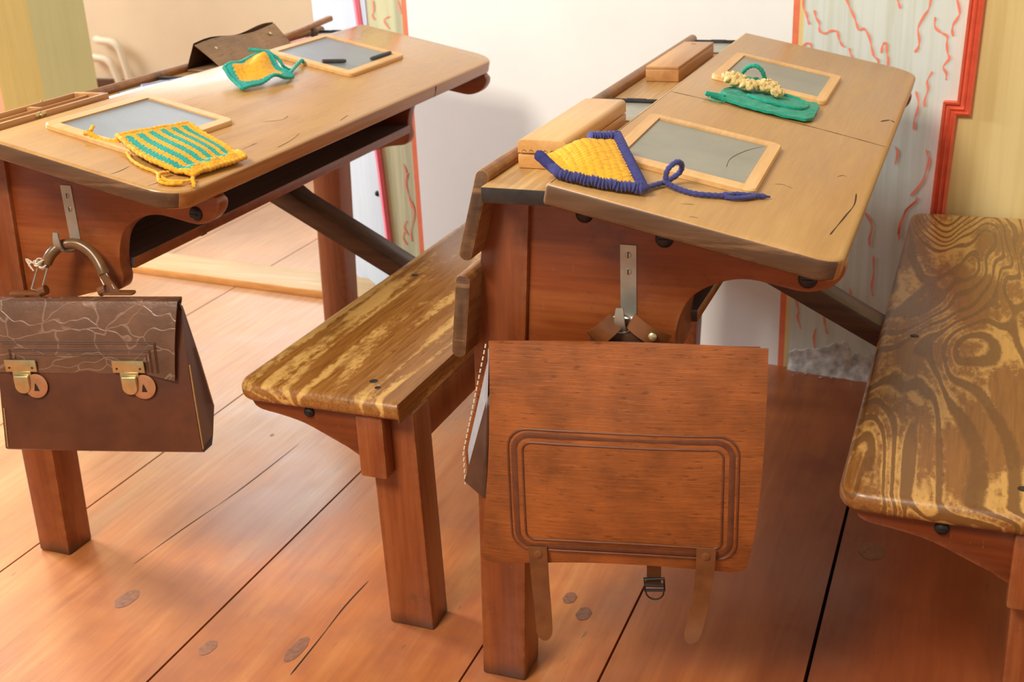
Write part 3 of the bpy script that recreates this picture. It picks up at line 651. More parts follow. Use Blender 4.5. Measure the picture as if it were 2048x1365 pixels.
    pth = [(0.1048,0.702),(0.1048,0.640),(0.1048,0.612),(0.102,0.603),(0.094,0.597),(0.080,0.596),(0.070,0.600),(0.064,0.608),(0.0625,0.618),(0.064,0.632)]
    if L_: pth = [(a, b+(0.008 if b < 0.62 else 0.004)) for a, b in pth[:2]]+[(a, b+0.008) for a, b in pth[2:]]
    wd = [0.0105]*4+[0.010,0.009,0.008,0.0072,0.0066,0.0045]
    P = smooth2([(0, a, b) for a, b in pth], 3)
    rows = []
    for i, p in enumerate(P):
        a = P[max(0, i-1)]; b = P[min(len(P)-1, i+1)]; d = (b-a).normalized(); n_ = Vector((0, -d.z, d.y))
        t = i/(len(P)-1)*(len(wd)-1); k = min(int(t), len(wd)-2); ww = wd[k]+(wd[k+1]-wd[k])*(t-k)
        rows.append([mb.bm.verts.new(p+Vector((hx+sx*ww, 0, 0))+n_*s_*0.0013) for sx, s_ in ((-1,-1),(1,-1),(1,1),(-1,1))])
    for R0, R1 in zip(rows, rows[1:]):
        for k in range(4): mb.bm.faces.new((R0[k], R0[(k+1) % 4], R1[(k+1) % 4], R1[k]))
    mb.bm.faces.new(rows[0]); mb.bm.faces.new(rows[-1][::-1])
    hook = mb.build('bag_hook', M['steel'], root, smooth=30)
    for z in (0.689, 0.667):
        mb = MB(); mb.disc((hx, 0.1036, z), (0,-1,0), 0.0042, 0.0012, 14)
        mb.mi = 1; mb.box(hx-0.0006, hx+0.0006, 0.1018, 0.1025, z-0.0036, z+0.0036)
        mb.build('screw', [M['steel'], M['iron']], hook)
    return root
school_desk(MR, 'nearer right school desk with brown satchel on its end, bench cut off at right', M['top_near'], M['bench_b'], (0.004, 0.028, 0.055, 0.006))
school_desk(ML, 'left school desk with leather briefcase on its end, bench in the middle', M['top_far'], M['bench_a'], (0.012, 0.05, 0.055, 0.02), True)

# ------------------------------------------------------------------ slates
def writing_slate(unit, u, v, rot, w_, l_, label, smat, fr=0.017, crack=False):
    root = thing('writing_slate', label, 'slate', unit @ TOP @ T((u, v, 0)) @ Rot(rot, 'Z'), 'wooden framed writing slates')
    mb = MB()
    o_ = rrect(-w_/2, w_/2, -l_/2, l_/2, (0.012,)*4, 5); i_ = rrect(-w_/2+fr, w_/2-fr, -l_/2+fr*1.15, l_/2-fr*1.15, (0.001,)*4, 5)
    n = len(o_); h = 0.0085
    vs = [[mb.bm.verts.new((p[0]*k, p[1]*k, z)) for p in q] for q, z, k in ((o_, 0.0005, 1), (o_, h*0.75, 1), (o_, h, 0.985), (i_, h, 1), (i_, 0.0005, 1))]
    for A_, B_ in zip(vs, vs[1:]):
        for i in range(n): mb.bm.faces.new((A_[i], A_[(i+1) % n], B_[(i+1) % n], B_[i]))
    for i in range(n): mb.bm.faces.new((vs[4][i], vs[4][(i+1) % n], vs[0][(i+1) % n], vs[0][i]))
    mb.build('frame', M['frame'], root)
    mb = MB(); mb.box(-w_/2+fr-0.003, w_/2-fr+0.003, -l_/2+fr-0.002, l_/2-fr+0.002, 0.0015, 0.0058)
    if crack:
        mb.mi = 1; mb.ribbon([(0.074, 0.098), (0.056, 0.055), (0.044, 0.0), (0.046, -0.045)], 0.0009, lambda a, b: Vector((a, b, 0.0060)))
    mb.build('slate_panel', [smat, M['crack']], root, smooth=0)
    return root
writing_slate(MR, 0.121, 0.268, 0.03, 0.192, 0.246, 'grey slate with cracked corner on the right desk, nearer the camera', M['slate_a'], crack=True)
writing_slate(MR, 0.132, 0.838, 0.01, 0.194, 0.232, 'grey slate at the far end of the right desk, behind the green cloth', M['slate_a'])
writing_slate(ML, 0.128, 0.218, -0.03, 0.180, 0.250, 'blue grey slate on the near end of the left desk, striped cloth on its corner', M['slate_b'])
writing_slate(ML, 0.112, 0.885, 0.0, 0.200, 0.240, 'slate with two slate pencils on it at the far end of the left desk', M['slate_b'])
def slate_pencil(unit, p0, p1, r, label):
    a = Vector((p0[0], p0[1], 0)); b = Vector((p1[0], p1[1], 0)); c = (a+b)/2; d = b-a
    mb = MB(); l = d.length
    mb.tube([(-l/2, 0, 0), (-l/2+0.004, 0, 0), (l/2-0.006, 0, 0), (l/2, 0, 0)], lambda t: r*(0.8 if t in (0.0, 1.0) else 1), 8)
    o = mb.build('slate_pencil', M['slatepencil']); tag(o, label, 'slate pencil', 'slate pencils')
    o.matrix_world = unit @ TOP @ T((c.x, c.y, 0.006+r)) @ Rot(math.atan2(d.y, d.x), 'Z')
slate_pencil(ML, (0.131, 0.788), (0.160, 0.834), 0.0044, 'short dark slate pencil lying across the middle of the far left slate')
slate_pencil(ML, (0.184, 0.900), (0.186, 0.985), 0.0038, 'grey slate pencil lying along the frame edge of the far left slate')

# ------------------------------------------------------------------ pencil boxes on the trays
ZB = 0.787
root = thing('pencil_box', 'closed two-layer wooden pencil box at the near end of the right desk tray', 'pencil box', MR @ T((-0.050, 0.263, ZB)), 'wooden pencil boxes')
mb = MB(); mb.box(-0.033, 0.033, -0.137, 0.135, 0.0003, 0.0185, 0.002, 2); mb.build('base', M['boxwood'], root)
mb = MB()
mb.poly_prism(rrect(-0.033, 0.033, 0.0195, 0.038, (0.001, 0.001, 0.007, 0.007), 5), 'Y', -0.137, 0.135, 0.0015, 2)
mb.mi = 1
for i in range(6):
    x = -0.027+i*0.0095
    mb.ribbon([(x, 0.0225), (x+0.003, 0.0245), (x+0.0065, 0.0222)], 0.0007, lambda a, b: Vector((a, -0.1372, b)))
mb.build('lid', [M['boxwood'], M['crack']], root)
root = thing('pencil_box', 'small plain wooden pencil box with sliding lid at the far end of the right tray', 'pencil box', MR @ T((-0.053, 0.885, ZB)), 'wooden pencil boxes')
mb = MB(); mb.box(-0.029, 0.029, -0.140, 0.140, 0.0003, 0.021, 0.0015, 2); mb.build('base', M['boxwood_b'], root)
mb = MB(); mb.box(-0.0285, 0.0285, -0.1395, 0.1395, 0.0212, 0.026, 0.001, 2)
mb.mi = 1; mb.disc((-0.004, 0.112, 0.0258), (0,0,1), 0.006, 0.0004, 14); mb.build('sliding_lid', [M['boxwood_b'], M['box_in']], root)
root = thing('pencil_box', 'open wooden pencil box with compartments on the left desk tray', 'pencil box', ML @ T((-0.046, 0.165, ZB)), 'wooden pencil boxes')
mb = MB(); hx, hy, t_, hh = 0.034, 0.147, 0.004, 0.024
mb.box(-hx, hx, -hy, hy, 0.0003, 0.006, 0.001)
mb.box(-hx, -hx+t_, -hy, hy, 0.006, hh, 0.0008); mb.box(hx-t_-0.003, hx, -hy, hy, 0.006, hh, 0.0008)
mb.box(-hx+t_, hx-t_, -hy, -hy+0.012, 0.006, hh, 0.0008); mb.box(-hx+t_, hx-t_, hy-0.012, hy, 0.006, hh, 0.0008)
mb.build('base', M['boxwood_b'], root)
mb = MB(); mb.box(-0.002, 0.001, -hy+0.012, hy-0.012, 0.006, hh-0.002, 0.0005); mb.box(-hx+t_, -0.002, 0.02, 0.027, 0.006, hh-0.002, 0.0005)
mb.build('divider', M['boxwood_b'], root)
mb = MB(); mb.box(-hx+t_, hx-t_-0.003, -hy+0.012, hy-0.012, 0.0062, 0.0075); mb.build('inside_floor', M['box_in'], root)
for x, y in ((hx, -0.02), (-hx, 0.06)):
    mb = MB(); sg = 1 if x > 0 else -1
    mb.box(min(x, x+sg*0.0015), max(x, x+sg*0.0015), y-0.012, y+0.012, 0.017, 0.0235, 0.0004); mb.disc((x+sg*0.0015, y, 0.020), (sg,0,0), 0.003, 0.002, 12); mb.disc((x, y, 0.024), (0,0,1), 0.0025, 0.0015, 10)
    mb.build('clasp', M['brass'], root)
# tent-like leather pencil case on the left tray
root = thing('pencil_pouch', 'brown leather pencil pouch standing open like a tent on the left tray', 'pouch', ML @ T((-0.046, 0.79, ZB)))
mb = MB()
def side_a(a, b):   # near-right wall: ridge down to the tray
    y = -0.145+0.29*a; zr = 0.052+0.004*math.sin(a*7)
    return Vector((-0.020+0.056*b+0.003*math.sin(a*5)*b, y+0.02*b*(0.5-a), zr*(1-b)**0.9+0.001))
mb.grid(side_a, 24, 8, 0.0018, nrm=(0.7,0,0.7)); mb.build('front_wall', M['pouch'], root)
mb = MB()
def side_b(a, b):
    y = -0.145+0.29*a; zr = 0.055+0.004*math.sin(a*9)
    return Vector((-0.022-0.026*b, y, zr*(1-b)+0.001))
mb.grid(side_b, 24, 8, 0.0018, nrm=(0.7,0,0.3)); mb.build('back_wall', M['satchel_dark'], root)
mb = MB(); mb.box(-0.047, 0.036, -0.145, 0.137, 0.0004, 0.005, 0.002); mb.build('bottom', M['pouch'], root)
for y in (-0.10, 0.10):
    mb = MB(); mb.disc((-0.004, y, 0.040), (0.7,0,0.7), 0.004, 0.002, 12); mb.build('rivet', M['brass'], root)
# small things on the left tray
mb = MB(); mb.grid(lambda a, b: Vector((-0.03+0.06*a, -0.055+0.11*b, 0.001+0.012*a*b)), 6, 8, 0.0006)
o = mb.build('paper_slip', M['paper']); tag(o, 'small white slip of paper on the left desk tray', 'paper'); o.matrix_world = ML @ T((-0.04, 0.42, ZB+0.002))
mb = MB(); mb.tube([(-0.02,-0.04,0), (0.0,0,0), (0.02,0.045,0)], 0.004, 10)
o = mb.build('paper_roll', M['penblue']); tag(o, 'thin blue grey paper roll beside the white slip on the left tray', 'paper roll'); o.matrix_world = ML @ T((-0.048, 0.51, ZB+0.0045))
root = thing('wooden_ruler', 'round-edged wooden ruler bar propped on the far end of the left tray', 'ruler', ML @ T((-0.078, 1.08, ZB)))
mb = MB(); mb.poly_prism(rrect(-0.008, 0.008, -0.006, 0.006, (0.004,)*4, 4), 'Y', -0.13, 0.115, 0.001)
o = mb.build('bar', M['slat'], root); o.rotation_euler = (math.radians(3.6), 0, 0); o.location = (0, 0, 0.024)
mb = MB(); mb.box(0.0, 0.012, 0.02, 0.034, 0.0005, 0.020, 0.002); mb.build('support_block', M['bar'], root)
mb = MB(); mb.box(-0.010, 0.006, -0.12, 0.06, 0, 0.006, 0.001)
o = mb.build('booklet', M['pinkpaper']); tag(o, 'thin pink printed booklet under the ruler bar on the left tray', 'booklet'); o.matrix_world = ML @ T((-0.060, 1.00, ZB+0.001))

# ------------------------------------------------------------------ knitted and crocheted cloths
def bilerp(c, a, b): # c = corners (a0b0, a1b0, a1b1, a0b1) as 3-vectors
    p = [Vector(v) for v in c]
    return p[0]*(1-a)*(1-b) + p[1]*a*(1-b) + p[2]*a*b + p[3]*(1-a)*b
def edge_cord(mb, pts, r, k=6, closed=True, twist=True):
    P = smooth2(pts + [pts[0]] if closed else pts, k)
    if closed: P = P[:-1]
    n = len(P)
    mb.tube(P, (lambda t: r*(1+0.22*math.sin(t*n*2.1))) if twist else r, 8, closed=closed)
def dense(pts, m):
    P = smooth2(pts, m); return P
# mustard cloth with navy edge, humped
A0, D0, C0, B0 = (-0.032, 0.070, 0.001), (0.010, 0.020, 0.004), (0.102, 0.044, 0.005), (0.036, 0.146, 0.026)
root = thing('crochet_cloth', 'mustard crocheted cloth with navy edge and long cord on the right desk', 'cloth', MR @ TOP, 'crocheted slate cloths')
def ragR(a, b):
    p = bilerp((A0, D0, C0, B0), a, b)
    hump = 0.010*math.exp(-((a-0.0)**2)/0.13 - ((b-0.50)**2)/0.10)
    bulge = 0.010*math.sin(PI*a)*math.sin(PI*b)
    p.y -= 0.010*math.sin(PI*b)*max(0, a-0.4)
    row = (1-abs(math.sin(b*PI*9.0)))
    st = 0.0014*abs(math.sin(a*PI*17+ (1.5 if int(b*18) % 2 else 0)))*(0.5+0.5*abs(math.sin(b*PI*18))) + 0.0009*row
    p.z += hump + bulge + 0.003 + st
    return p
mb = MB(); mb.grid(ragR, 110, 110, 0.004); mb.build('knitted_panel', M['y_gold'], root, smooth=60)
mb = MB()
bord = []
for t in range(16): bord.append(ragR(0, t/16))
for t in range(14): bord.append(ragR(t/14, 1))
for t in range(14): bord.append(ragR(1, 1-t/14))
for t in range(14): bord.append(ragR(1-t/14, 0))
ctr = Vector((0.03, 0.08, 0.0))
bord2 = []
for i, p in enumerate(bord):
    q = p + (p-ctr)*0.045
    bord2.append(q)
edge_cord(mb, bord2[10:]+[bord2[0]], 0.0060, 5, closed=False)
mb.build('border', M['y_navy'], root, smooth=60)
mb = MB()
cord = [(0.102,0.046,0.006),(0.110,0.078,0.005),(0.120,0.103,0.006),(0.129,0.122,0.015),(0.131,0.112,0.028),(0.127,0.096,0.034),(0.120,0.090,0.024),(0.121,0.090,0.010),(0.130,0.090,0.006),(0.145,0.090,0.004),(0.160,0.091,0.004),(0.178,0.102,0.004),(0.192,0.114,0.004),(0.199,0.128,0.004),(0.215,0.139,0.004),(0.226,0.147,0.004),(0.238,0.158,0.003)]
P = smooth2(cord, 8); n = len(P); mb.tube(P, lambda t: 0.0034*(1+0.14*math.sin(t*n*1.9))*(0.45 if t > 0.97 else 1), 8)
P = smooth2([(0.190,0.112,0.004),(0.200,0.112,0.004),(0.212,0.124,0.004),(0.222,0.140,0.004)], 6); mb.tube(P, 0.003, 8)
mb.disc((0.192,0.1135,0.001), (0,0,1), 0.0052, 0.007, 10, 0.001)
mb.build('cord', M['y_navy'], root, smooth=60)
# striped cloth on the left desk
root = thing('knitted_cloth', 'mustard and teal striped knitted cloth hanging over the left desk corner', 'cloth', ML @ TOP, 'crocheted slate cloths')
SA, SB_, SC, SD = (0.166, 0.108, 0.010), (0.205, 0.234, 0.012), (0.338, 0.190, 0.006), (0.322, 0.074, 0.005)
def ragS(a, b):
    p = bilerp((SA, SD, SC, SB_), a, b)
    p.z += 0.006*math.sin(PI*a)*math.sin(PI*b)+0.004 + 0.006*math.exp(-((a-0.93)**2)/0.004)*abs(math.sin(b*PI*3.2)) - 0.003*math.exp(-((a-0.8)**2)/0.006)
    p.z += 0.004*math.exp(-((a)**2)/0.02)
    p.y -= 0.020*math.sin(PI*a)*(1-b)**2; p.x += 0.010*math.sin(PI*a)*(1-b)**2
    st = 0.0011*abs(math.sin(a*PI*30+(0.8 if int(b*26) % 2 else 0))) + 0.0008*abs(math.sin(b*PI*26))
    p.z += st; return p
def smat(a, b):
    if a < 0.03 or a > 0.955 or b < 0.035 or b > 0.975: return 0
    aa = a + 0.012*math.sin(b*90)
    if aa < 0.04 or aa > 0.94 - 0.06*max(0, b-0.55): return 0
    k = (b-0.03)/0.94*6.0 + 0.05*math.sin(a*120)
    return 1 if 0.12 < (k % 1.0) < 0.66 else 0
mb = MB(); mb.grid(ragS, 120, 120, 0.004, matfn=smat); mb.build('knitted_panel', [M['y_gold'], M['y_teal']], root, smooth=60)
mb = MB()
bd = [ragS(0, t/10)-Vector((0.002,0,0.001)) for t in range(11)] + [ragS(t/10, 1) for t in range(1, 11)] + [ragS(1, 1-t/10)+Vector((0.002,0,-0.002)) for t in range(1, 11)] + [ragS(1-t/12, 0) for t in range(1, 12)]
edge_cord(mb, bd, 0.0040, 4); mb.build('border', M['y_gold'], root, smooth=60)
mb = MB()
def cordpath(pts, r=0.0026):
    P = smooth2(pts, 7); n = len(P); mb.tube(P, lambda t: r*(1+0.15*math.sin(t*n*1.9)), 7)
cordpath([(0.168,0.110,0.010),(0.155,0.104,0.007),(0.140,0.100,0.006),(0.124,0.098,0.012),(0.119,0.100,0.016)], 0.0045)
cordpath([(0.122,0.098,0.013),(0.114,0.094,0.012)], 0.003); cordpath([(0.121,0.099,0.014),(0.120,0.108,0.022)], 0.003)
cordpath([(0.20,0.085,0.006),(0.222,0.068,0.004),(0.250,0.056,0.004),(0.275,0.052,0.004),(0.296,0.040,0.004),(0.310,0.036,0.004),(0.325,0.044,0.005),(0.333,0.056,0.006)])
cordpath([(0.292,0.060,0.006),(0.290,0.045,0.008),(0.292,0.036,0.006),(0.304,0.024,0.004),(0.318,0.026,0.004),(0.330,0.040,0.004)])
cordpath([(0.330,0.066,0.006),(0.337,0.056,0.006),(0.344,0.050,0.004),(0.345,0.046,0.004)], 0.003)
cordpath([(0.304,0.024,0.004),(0.302,0.028,0.005),(0.308,0.032,0.005),(0.322,0.034,0.004)])
mb.build('loose_cord', M['y_gold'], root, smooth=60)
# turquoise-edged cloth in the middle of the left desk
root = thing('crochet_cloth', 'crumpled mustard cloth with turquoise border beside the far left slate', 'cloth', ML @ TOP, 'crocheted slate cloths')
TA, TB, TC, TD = (0.062, 0.545, 0.012), (0.128, 0.505, 0.004), (0.152, 0.640, 0.005), (0.066, 0.668, 0.026)
def ragT(a, b):
    p = bilerp((TA, TB, TC, TD), a, b)
    p.z += 0.016*math.exp(-((a-0.25)**2)/0.05-((b-0.75)**2)/0.12) + 0.014*math.exp(-((a-1.0)**2)/0.10-((b-0.62)**2)/0.03) + 0.010*math.exp(-((a-0.0)**2)/0.05-((b-0.12)**2)/0.05) + 0.004
    p.z += 0.004*math.sin(a*9)*math.sin(b*8) + 0.0010*abs(math.sin(a*60))*abs(math.sin(b*60))
    p.z = max(p.z, 0.005); return p
mb = MB(); mb.grid(ragT, 70, 70, 0.004, matfn=lambda a, b: 1 if (b < 0.14 + 0.02*math.sin(a*70) or a > 0.85 + 0.02*math.sin(b*70) or b > 0.90 or (a < 0.10 and b < 0.5)) else 0); mb.build('knitted_panel', [M['y_gold'], M['y_teal']], root, smooth=60)
mb = MB()
bd = [ragT(0, t/10) for t in range(11)] + [ragT(t/10, 1) for t in range(1, 11)] + [ragT(1, 1-t/10) for t in range(1, 11)] + [ragT(1-t/10, 0) for t in range(1, 10)]
edge_cord(mb, bd, 0.0034, 6); mb.build('border', M['y_teal'], root, smooth=60)
mb = MB(); cordpath([(0.052,0.640,0.040),(0.078,0.655,0.040),(0.100,0.668,0.030),(0.112,0.672,0.016),(0.118,0.690,0.006)], 0.0032); cordpath([(0.140,0.640,0.008),(0.130,0.672,0.010),(0.116,0.705,0.007),(0.108,0.735,0.010),(0.104,0.755,0.012),(0.106,0.760,0.006)], 0.0036)
mb.build('cord', M['y_teal'], root, smooth=60)
# green cloth with a loop and the cream lace scrap lying on it
root = thing('felted_cloth', 'green felted cloth with a yarn loop on the right desk', 'cloth', MR @ TOP, 'crocheted slate cloths')
GA, GB, GC, GD = (0.076, 0.585, 0.004), (0.228, 0.578, 0.004), (0.226, 0.694, 0.006), (0.078, 0.668, 0.005)
def ragG(a, b):
    p = bilerp((GA, GB, GC, GD), a, b)
    rc = 0.018*max(0, abs(a-0.5)*2-0.88)/0.12
    p.y += rc*(0.5-b)*2*1.0
    p.y -= 0.012*math.sin(PI*a)*(1-b)
    p.z += 0.003+0.003*math.sin(PI*b)+0.0016*noise.noise(Vector((a*9, b*7, 1))) + 0.0004*math.sin(a*150)*math.sin(b*80); return p
mb = MB(); mb.grid(ragG, 80, 50, 0.004); mb.build('cloth_panel', M['y_green'], root, smooth=60)
mb = MB()
mb.grid(lambda a, b: Vector((0.120+0.088*a, 0.612+0.062*b-0.02*max(0, a-0.75)*(1 if b > 0.5 else -1)*abs(b-0.5)*4, 0.0115+0.002*math.sin(PI*b)*math.sin(PI*min(a+0.1, 1)))), 30, 20, 0.003)
mb.build('folded_flap', M['y_green'], root, smooth=60)
mb = MB()
cordpath([(0.118,0.617,0.012),(0.150,0.606,0.012),(0.185,0.606,0.012),(0.204,0.616,0.012),(0.210,0.640,0.012),(0.196,0.670,0.012),(0.160,0.680,0.012),(0.135,0.672,0.012)], 0.0030)
cordpath([(0.088,0.690,0.010),(0.090,0.688,0.026),(0.098,0.684,0.040),(0.110,0.682,0.046),(0.122,0.684,0.040),(0.129,0.690,0.026),(0.132,0.696,0.012),(0.126,0.705,0.010),(0.114,0.708,0.020),(0.108,0.700,0.018)], 0.0036)
mb.tube(smooth2([(0.086,0.592,0.005),(0.076,0.590,0.0055),(0.067,0.586,0.0065),(0.058,0.582,0.008)], 6), lambda t: 0.0065-0.003*t, 9)
cordpath([(0.066,0.584,0.005),(0.071,0.570,0.003),(0.084,0.566,0.003),(0.092,0.575,0.003)], 0.0012)
mb.grid(lambda a, b: Vector((0.088+0.034*a, 0.672+0.030*b, 0.014+0.012*math.sin(PI*a)*math.sin(PI*b))), 14, 10, 0.003)
mb.build('yarn_loop', M['y_green'], root, smooth=60)
mb = MB()
def lace(cx, cy, cz, sx, sy, sz, seed, n=6):
    for k in range(n):
        ph = seed+k*1.3; r0 = 0.45+0.5*k/n
        pts = []
        for i in range(26):
            t = i/25*2*PI
            rr = r0*(1+0.16*math.sin(7*t+ph))
            pts.append((cx+sx*rr*math.cos(t+ph*0.2), cy+sy*rr*math.sin(t+ph*0.2), cz+sz*(0.9-0.75*r0)+0.0035*math.sin(6*t+ph*2)))
        P = smooth2(pts, 2); m = len(P); mb.tube(P, lambda t: 0.0032*(1+0.3*math.sin(t*m*1.7)), 6)
    bm2 = bmesh.new(); bmesh.ops.create_icosphere(bm2, subdivisions=3, radius=1)
    for v in bm2.verts: v.co *= 1+0.18*noise.noise(v.co*4+Vector((seed,0,0)))
    mb.merge(bm2, T((cx, cy, cz)) @ Matrix.Diagonal((sx*0.8, sy*0.8, sz*0.8, 1)))
lace(0.086, 0.652, 0.022, 0.018, 0.024, 0.011, 1.0); lace(0.112, 0.640, 0.021, 0.016, 0.018, 0.009, 2.2, 5); lace(0.140, 0.654, 0.023, 0.019, 0.022, 0.010, 4.1); lace(0.160, 0.637, 0.021, 0.009, 0.012, 0.007, 5.6, 4)
o = mb.build('lace_scrap', M['y_cream'], smooth=60); tag(o, 'crumpled cream crocheted lace scrap lying on the green cloth', 'lace'); o.matrix_world = MR @ TOP

# ------------------------------------------------------------------ satchel on the right desk
PSI = math.radians(11)
MS = MR @ T((0.08, 0.035, 0.595)) @ Rot(PSI, 'Z')
root = thing('satchel', 'russet leather satchel hanging from the hook on the right desk', 'satchel', MS)
def flap(a, b):   # a across, b from the back top over the fold down the front
    if b < 0.16:
        t = b/0.16*PI/2
        y = 0.030*(1-math.sin(t))+0.006*math.sin(t)-0.006; z = -0.012+0.012*math.sin(t)
        if b < 0.08: pass
        s = -0.168+0.345*a
        z += 0.0035*math.sin(PI*a)
        return Vector((s, y, z))
    k = (b-0.16)/0.84
    xl = -0.168+(-0.195+0.168)*k**1.5 + 0.004*math.sin(PI*k); xr = 0.177 + (0.160-0.177)*k**3
    s = xl+(xr-xl)*a
    zb = -0.324 + 0.014*math.sin(PI*a)*1.0 + 0.008*a
    z = zb*k + 0.0035*math.sin(PI*a)*(1-k)
    y = -0.006*math.sin(k*PI/2) - 0.022*math.sin(PI*min(1, k*0.85))*(0.7+0.3*math.sin(PI*a)) + 0.010*k*k*(abs(a-0.5)*2)**2
    y += 0.002*noise.noise(Vector((s*9, z*9, 2)))
    return Vector((s, y, z))
mb = MB()
rc = 0.045
def flap_r(a, b):
    # round the two lower corners
    kk = max(0, (b-0.955)/0.045); inset = rc*(1-math.sqrt(max(0, 1-kk*kk)))*0.75
    return flap(a, b) + Vector(((0.5-a)*2*inset*0.5, 0, 0))
mb.grid(flap_r, 50, 90, 0.0028, nrm=(0,-1,0.05))
mb.build('flap', M['satchel'], root, smooth=50)
# embossed frame of double lines on the flap
mb = MB()
def flap_sz(s, z):   # invert: a,b for given s,z approx
    k = min(1, max(0, -z/0.315)); b = 0.16+0.84*k
    l = flap(0, b).x; r = flap(1, b).x
    p = flap((s-l)/(r-l), b); q = Vector((s, p.y-0.0004, z)); return q
def rr_line(x0, x1, z0, z1, r, wd, dy=0.0):
    pts = rrect(x0, x1, z0, z1, (r,)*4, 8); pts.append(pts[0]); n = len(pts); L_ = []
    big = []
    for i in range(n-1):
        for j in range(6):
            t = j/6; big.append((pts[i][0]*(1-t)+pts[i+1][0]*t, pts[i][1]*(1-t)+pts[i+1][1]*t))
    m = len(big)
    for i, p in enumerate(big):
        a = big[i-1]; b = big[(i+1) % m]; d = Vector((b[0]-a[0], b[1]-a[1])).normalized()
        off = 0.006*math.sin(PI*(p[0]+0.15)/0.28) if p[1] < -0.2 else 0
        row = []
        for s_, h in ((-0.5, 0.0), (-0.2, dy), (0.2, dy), (0.5, 0.0)):
            q = flap_sz(p[0]-d.y*wd*s_, p[1]+d.x*wd*s_+off); q.y -= h; row.append(mb.bm.verts.new(q))
        L_.append(row)
    for i in range(m):
        A_, B_ = L_[i], L_[(i+1) % m]
        for k in range(3): mb.bm.faces.new((A_[k], A_[k+1], B_[k+1], B_[k]))
rr_line(-0.146, 0.146, -0.293, -0.112, 0.026, 0.0030, 0.0012)
rr_line(-0.138, 0.138, -0.286, -0.120, 0.021, 0.0075, 0.0006)
rr_line(-0.127, 0.127, -0.276, -0.130, 0.012, 0.0030, 0.0012)
mb.build('embossed_border', M['emboss'], root, smooth=60)
# body behind the flap
mb = MB()
def prism_face(front, back, mats_=None):
    n = len(front); f = [mb.bm.verts.new(p) for p in front]; b = [mb.bm.verts.new(p) for p in back]
    mb.bm.faces.new(f); mb.bm.faces.new(b[::-1])
    for i in range(n): mb.bm.faces.new((f[i], f[(i+1) % n], b[(i+1) % n], b[i]))
prism_face([(-0.160,-0.004+0.004,-0.075),(0.165,0.0,-0.07),(0.168,-0.006,-0.215),(-0.182,-0.006,-0.222)], [(-0.168,0.018,-0.06),(0.165,0.018,-0.06),(0.168,0.032,-0.215),(-0.186,0.032,-0.222)])
mb.build('body', M['satchel_dark'], root, smooth=20)
mb = MB()
mb.grid(lambda a, b: Vector(((-0.170-0.046*min(1, b*1.35)+0.012*max(0, b-0.75)*4*0)*(1-a)+0.168*a, 0.032+0.014*b*(1-a)*0.5, -0.016-0.200*b+0.004*a)), 20, 30, 0.004, nrm=(0,-1,0))
mb.build('back_panel', M['satchel'], root, smooth=40)
mb = MB()   # bellows side with grey lining, open towards the left
mb.grid(lambda a, b: Vector((-0.168-0.041*min(1, b*1.35)*(1-a)**1.2-0.016*b*a, 0.031*(1-a)+0.002*a-0.003*b*a, -0.012-0.212*b)), 8, 24, 0.0015, nrm=(1,0,0)); mb.build('side_lining', M['lining'], root, smooth=40)
mb = MB()
mb.grid(lambda a, b: Vector((-0.170-0.030*b*(1-a)-0.012*b, 0.022*(1-a)*(0.35+0.65*b)-0.004, -0.088+0.012*(1-a)-0.136*b)), 6, 20, 0.003, nrm=(1,0,0)); mb.build('side_gusset', M['satchel_dark'], root, smooth=40)
mb = MB()
for i in range(24):
    b = i/24; p = Vector((-0.178-0.038*min(1, b*1.35), 0.0290, -0.016-0.21*b)); mb.tube([p, p+Vector((-0.001,0,-0.005))], 0.0011, 5)
mb.build('edge_stitching', M['twine'], root)
# two front straps riveted to the flap, tapering to a tongue
def front_strap(s, z0, z1, bend, name='strap'):
    mb = MB()
    def f(a, b):
        z = z0+(z1-z0)*b; wd = 0.0125*(1-0.12*b)*(1 if b < 0.9 else math.sqrt(max(0.05, 1-((b-0.9)/0.1)**2)))
        p = flap_sz(s, max(z, -0.318)); out = -0.004-0.003*math.sin(b*6)-bend*b*b
        return Vector((s+(a-0.5)*2*wd+0.0*b - (0.018*b*b if bend > 0.01 else -0.004*b), p.y+out, z))
    mb.grid(f, 6, 40, 0.0025, nrm=(0,-1,0))
    o = mb.build(name, M['strap'], root, smooth=50)
    mb = MB(); p = f(0.5, 0.07); mb.disc(p, (0,-1,0), 0.006, 0.0012, 16, 0.0006); mb.build('rivet', M['strap'], o)
    return o
front_strap(-0.112, -0.284, -0.436, 0.0)
front_strap(0.108, -0.274, -0.412, 0.02)
mb = MB(); mb.grid(lambda a, b: Vector((0.030+0.019*a, 0.006, -0.20-0.150*b)), 3, 12, 0.003, nrm=(0,-1,0)); bs_ = mb.build('buckle_strap', M['strap'], root)
mb = MB()
mb.tube([(0.027,0.002,-0.338),(0.053,0.002,-0.336),(0.054,0.002,-0.354),(0.028,0.002,-0.356)], 0.0022, 8, closed=True)
mb.tube([(0.027,0.0,-0.346),(0.053,0.0,-0.345)], 0.0028, 8)
mb.tube([(0.029+0.012+0.012*math.cos(t*PI/8), 0.0, -0.356-0.012*math.sin(t*PI/8)) for t in range(9)], 0.0012, 8)
mb.build('buckle', M['iron'], bs_)
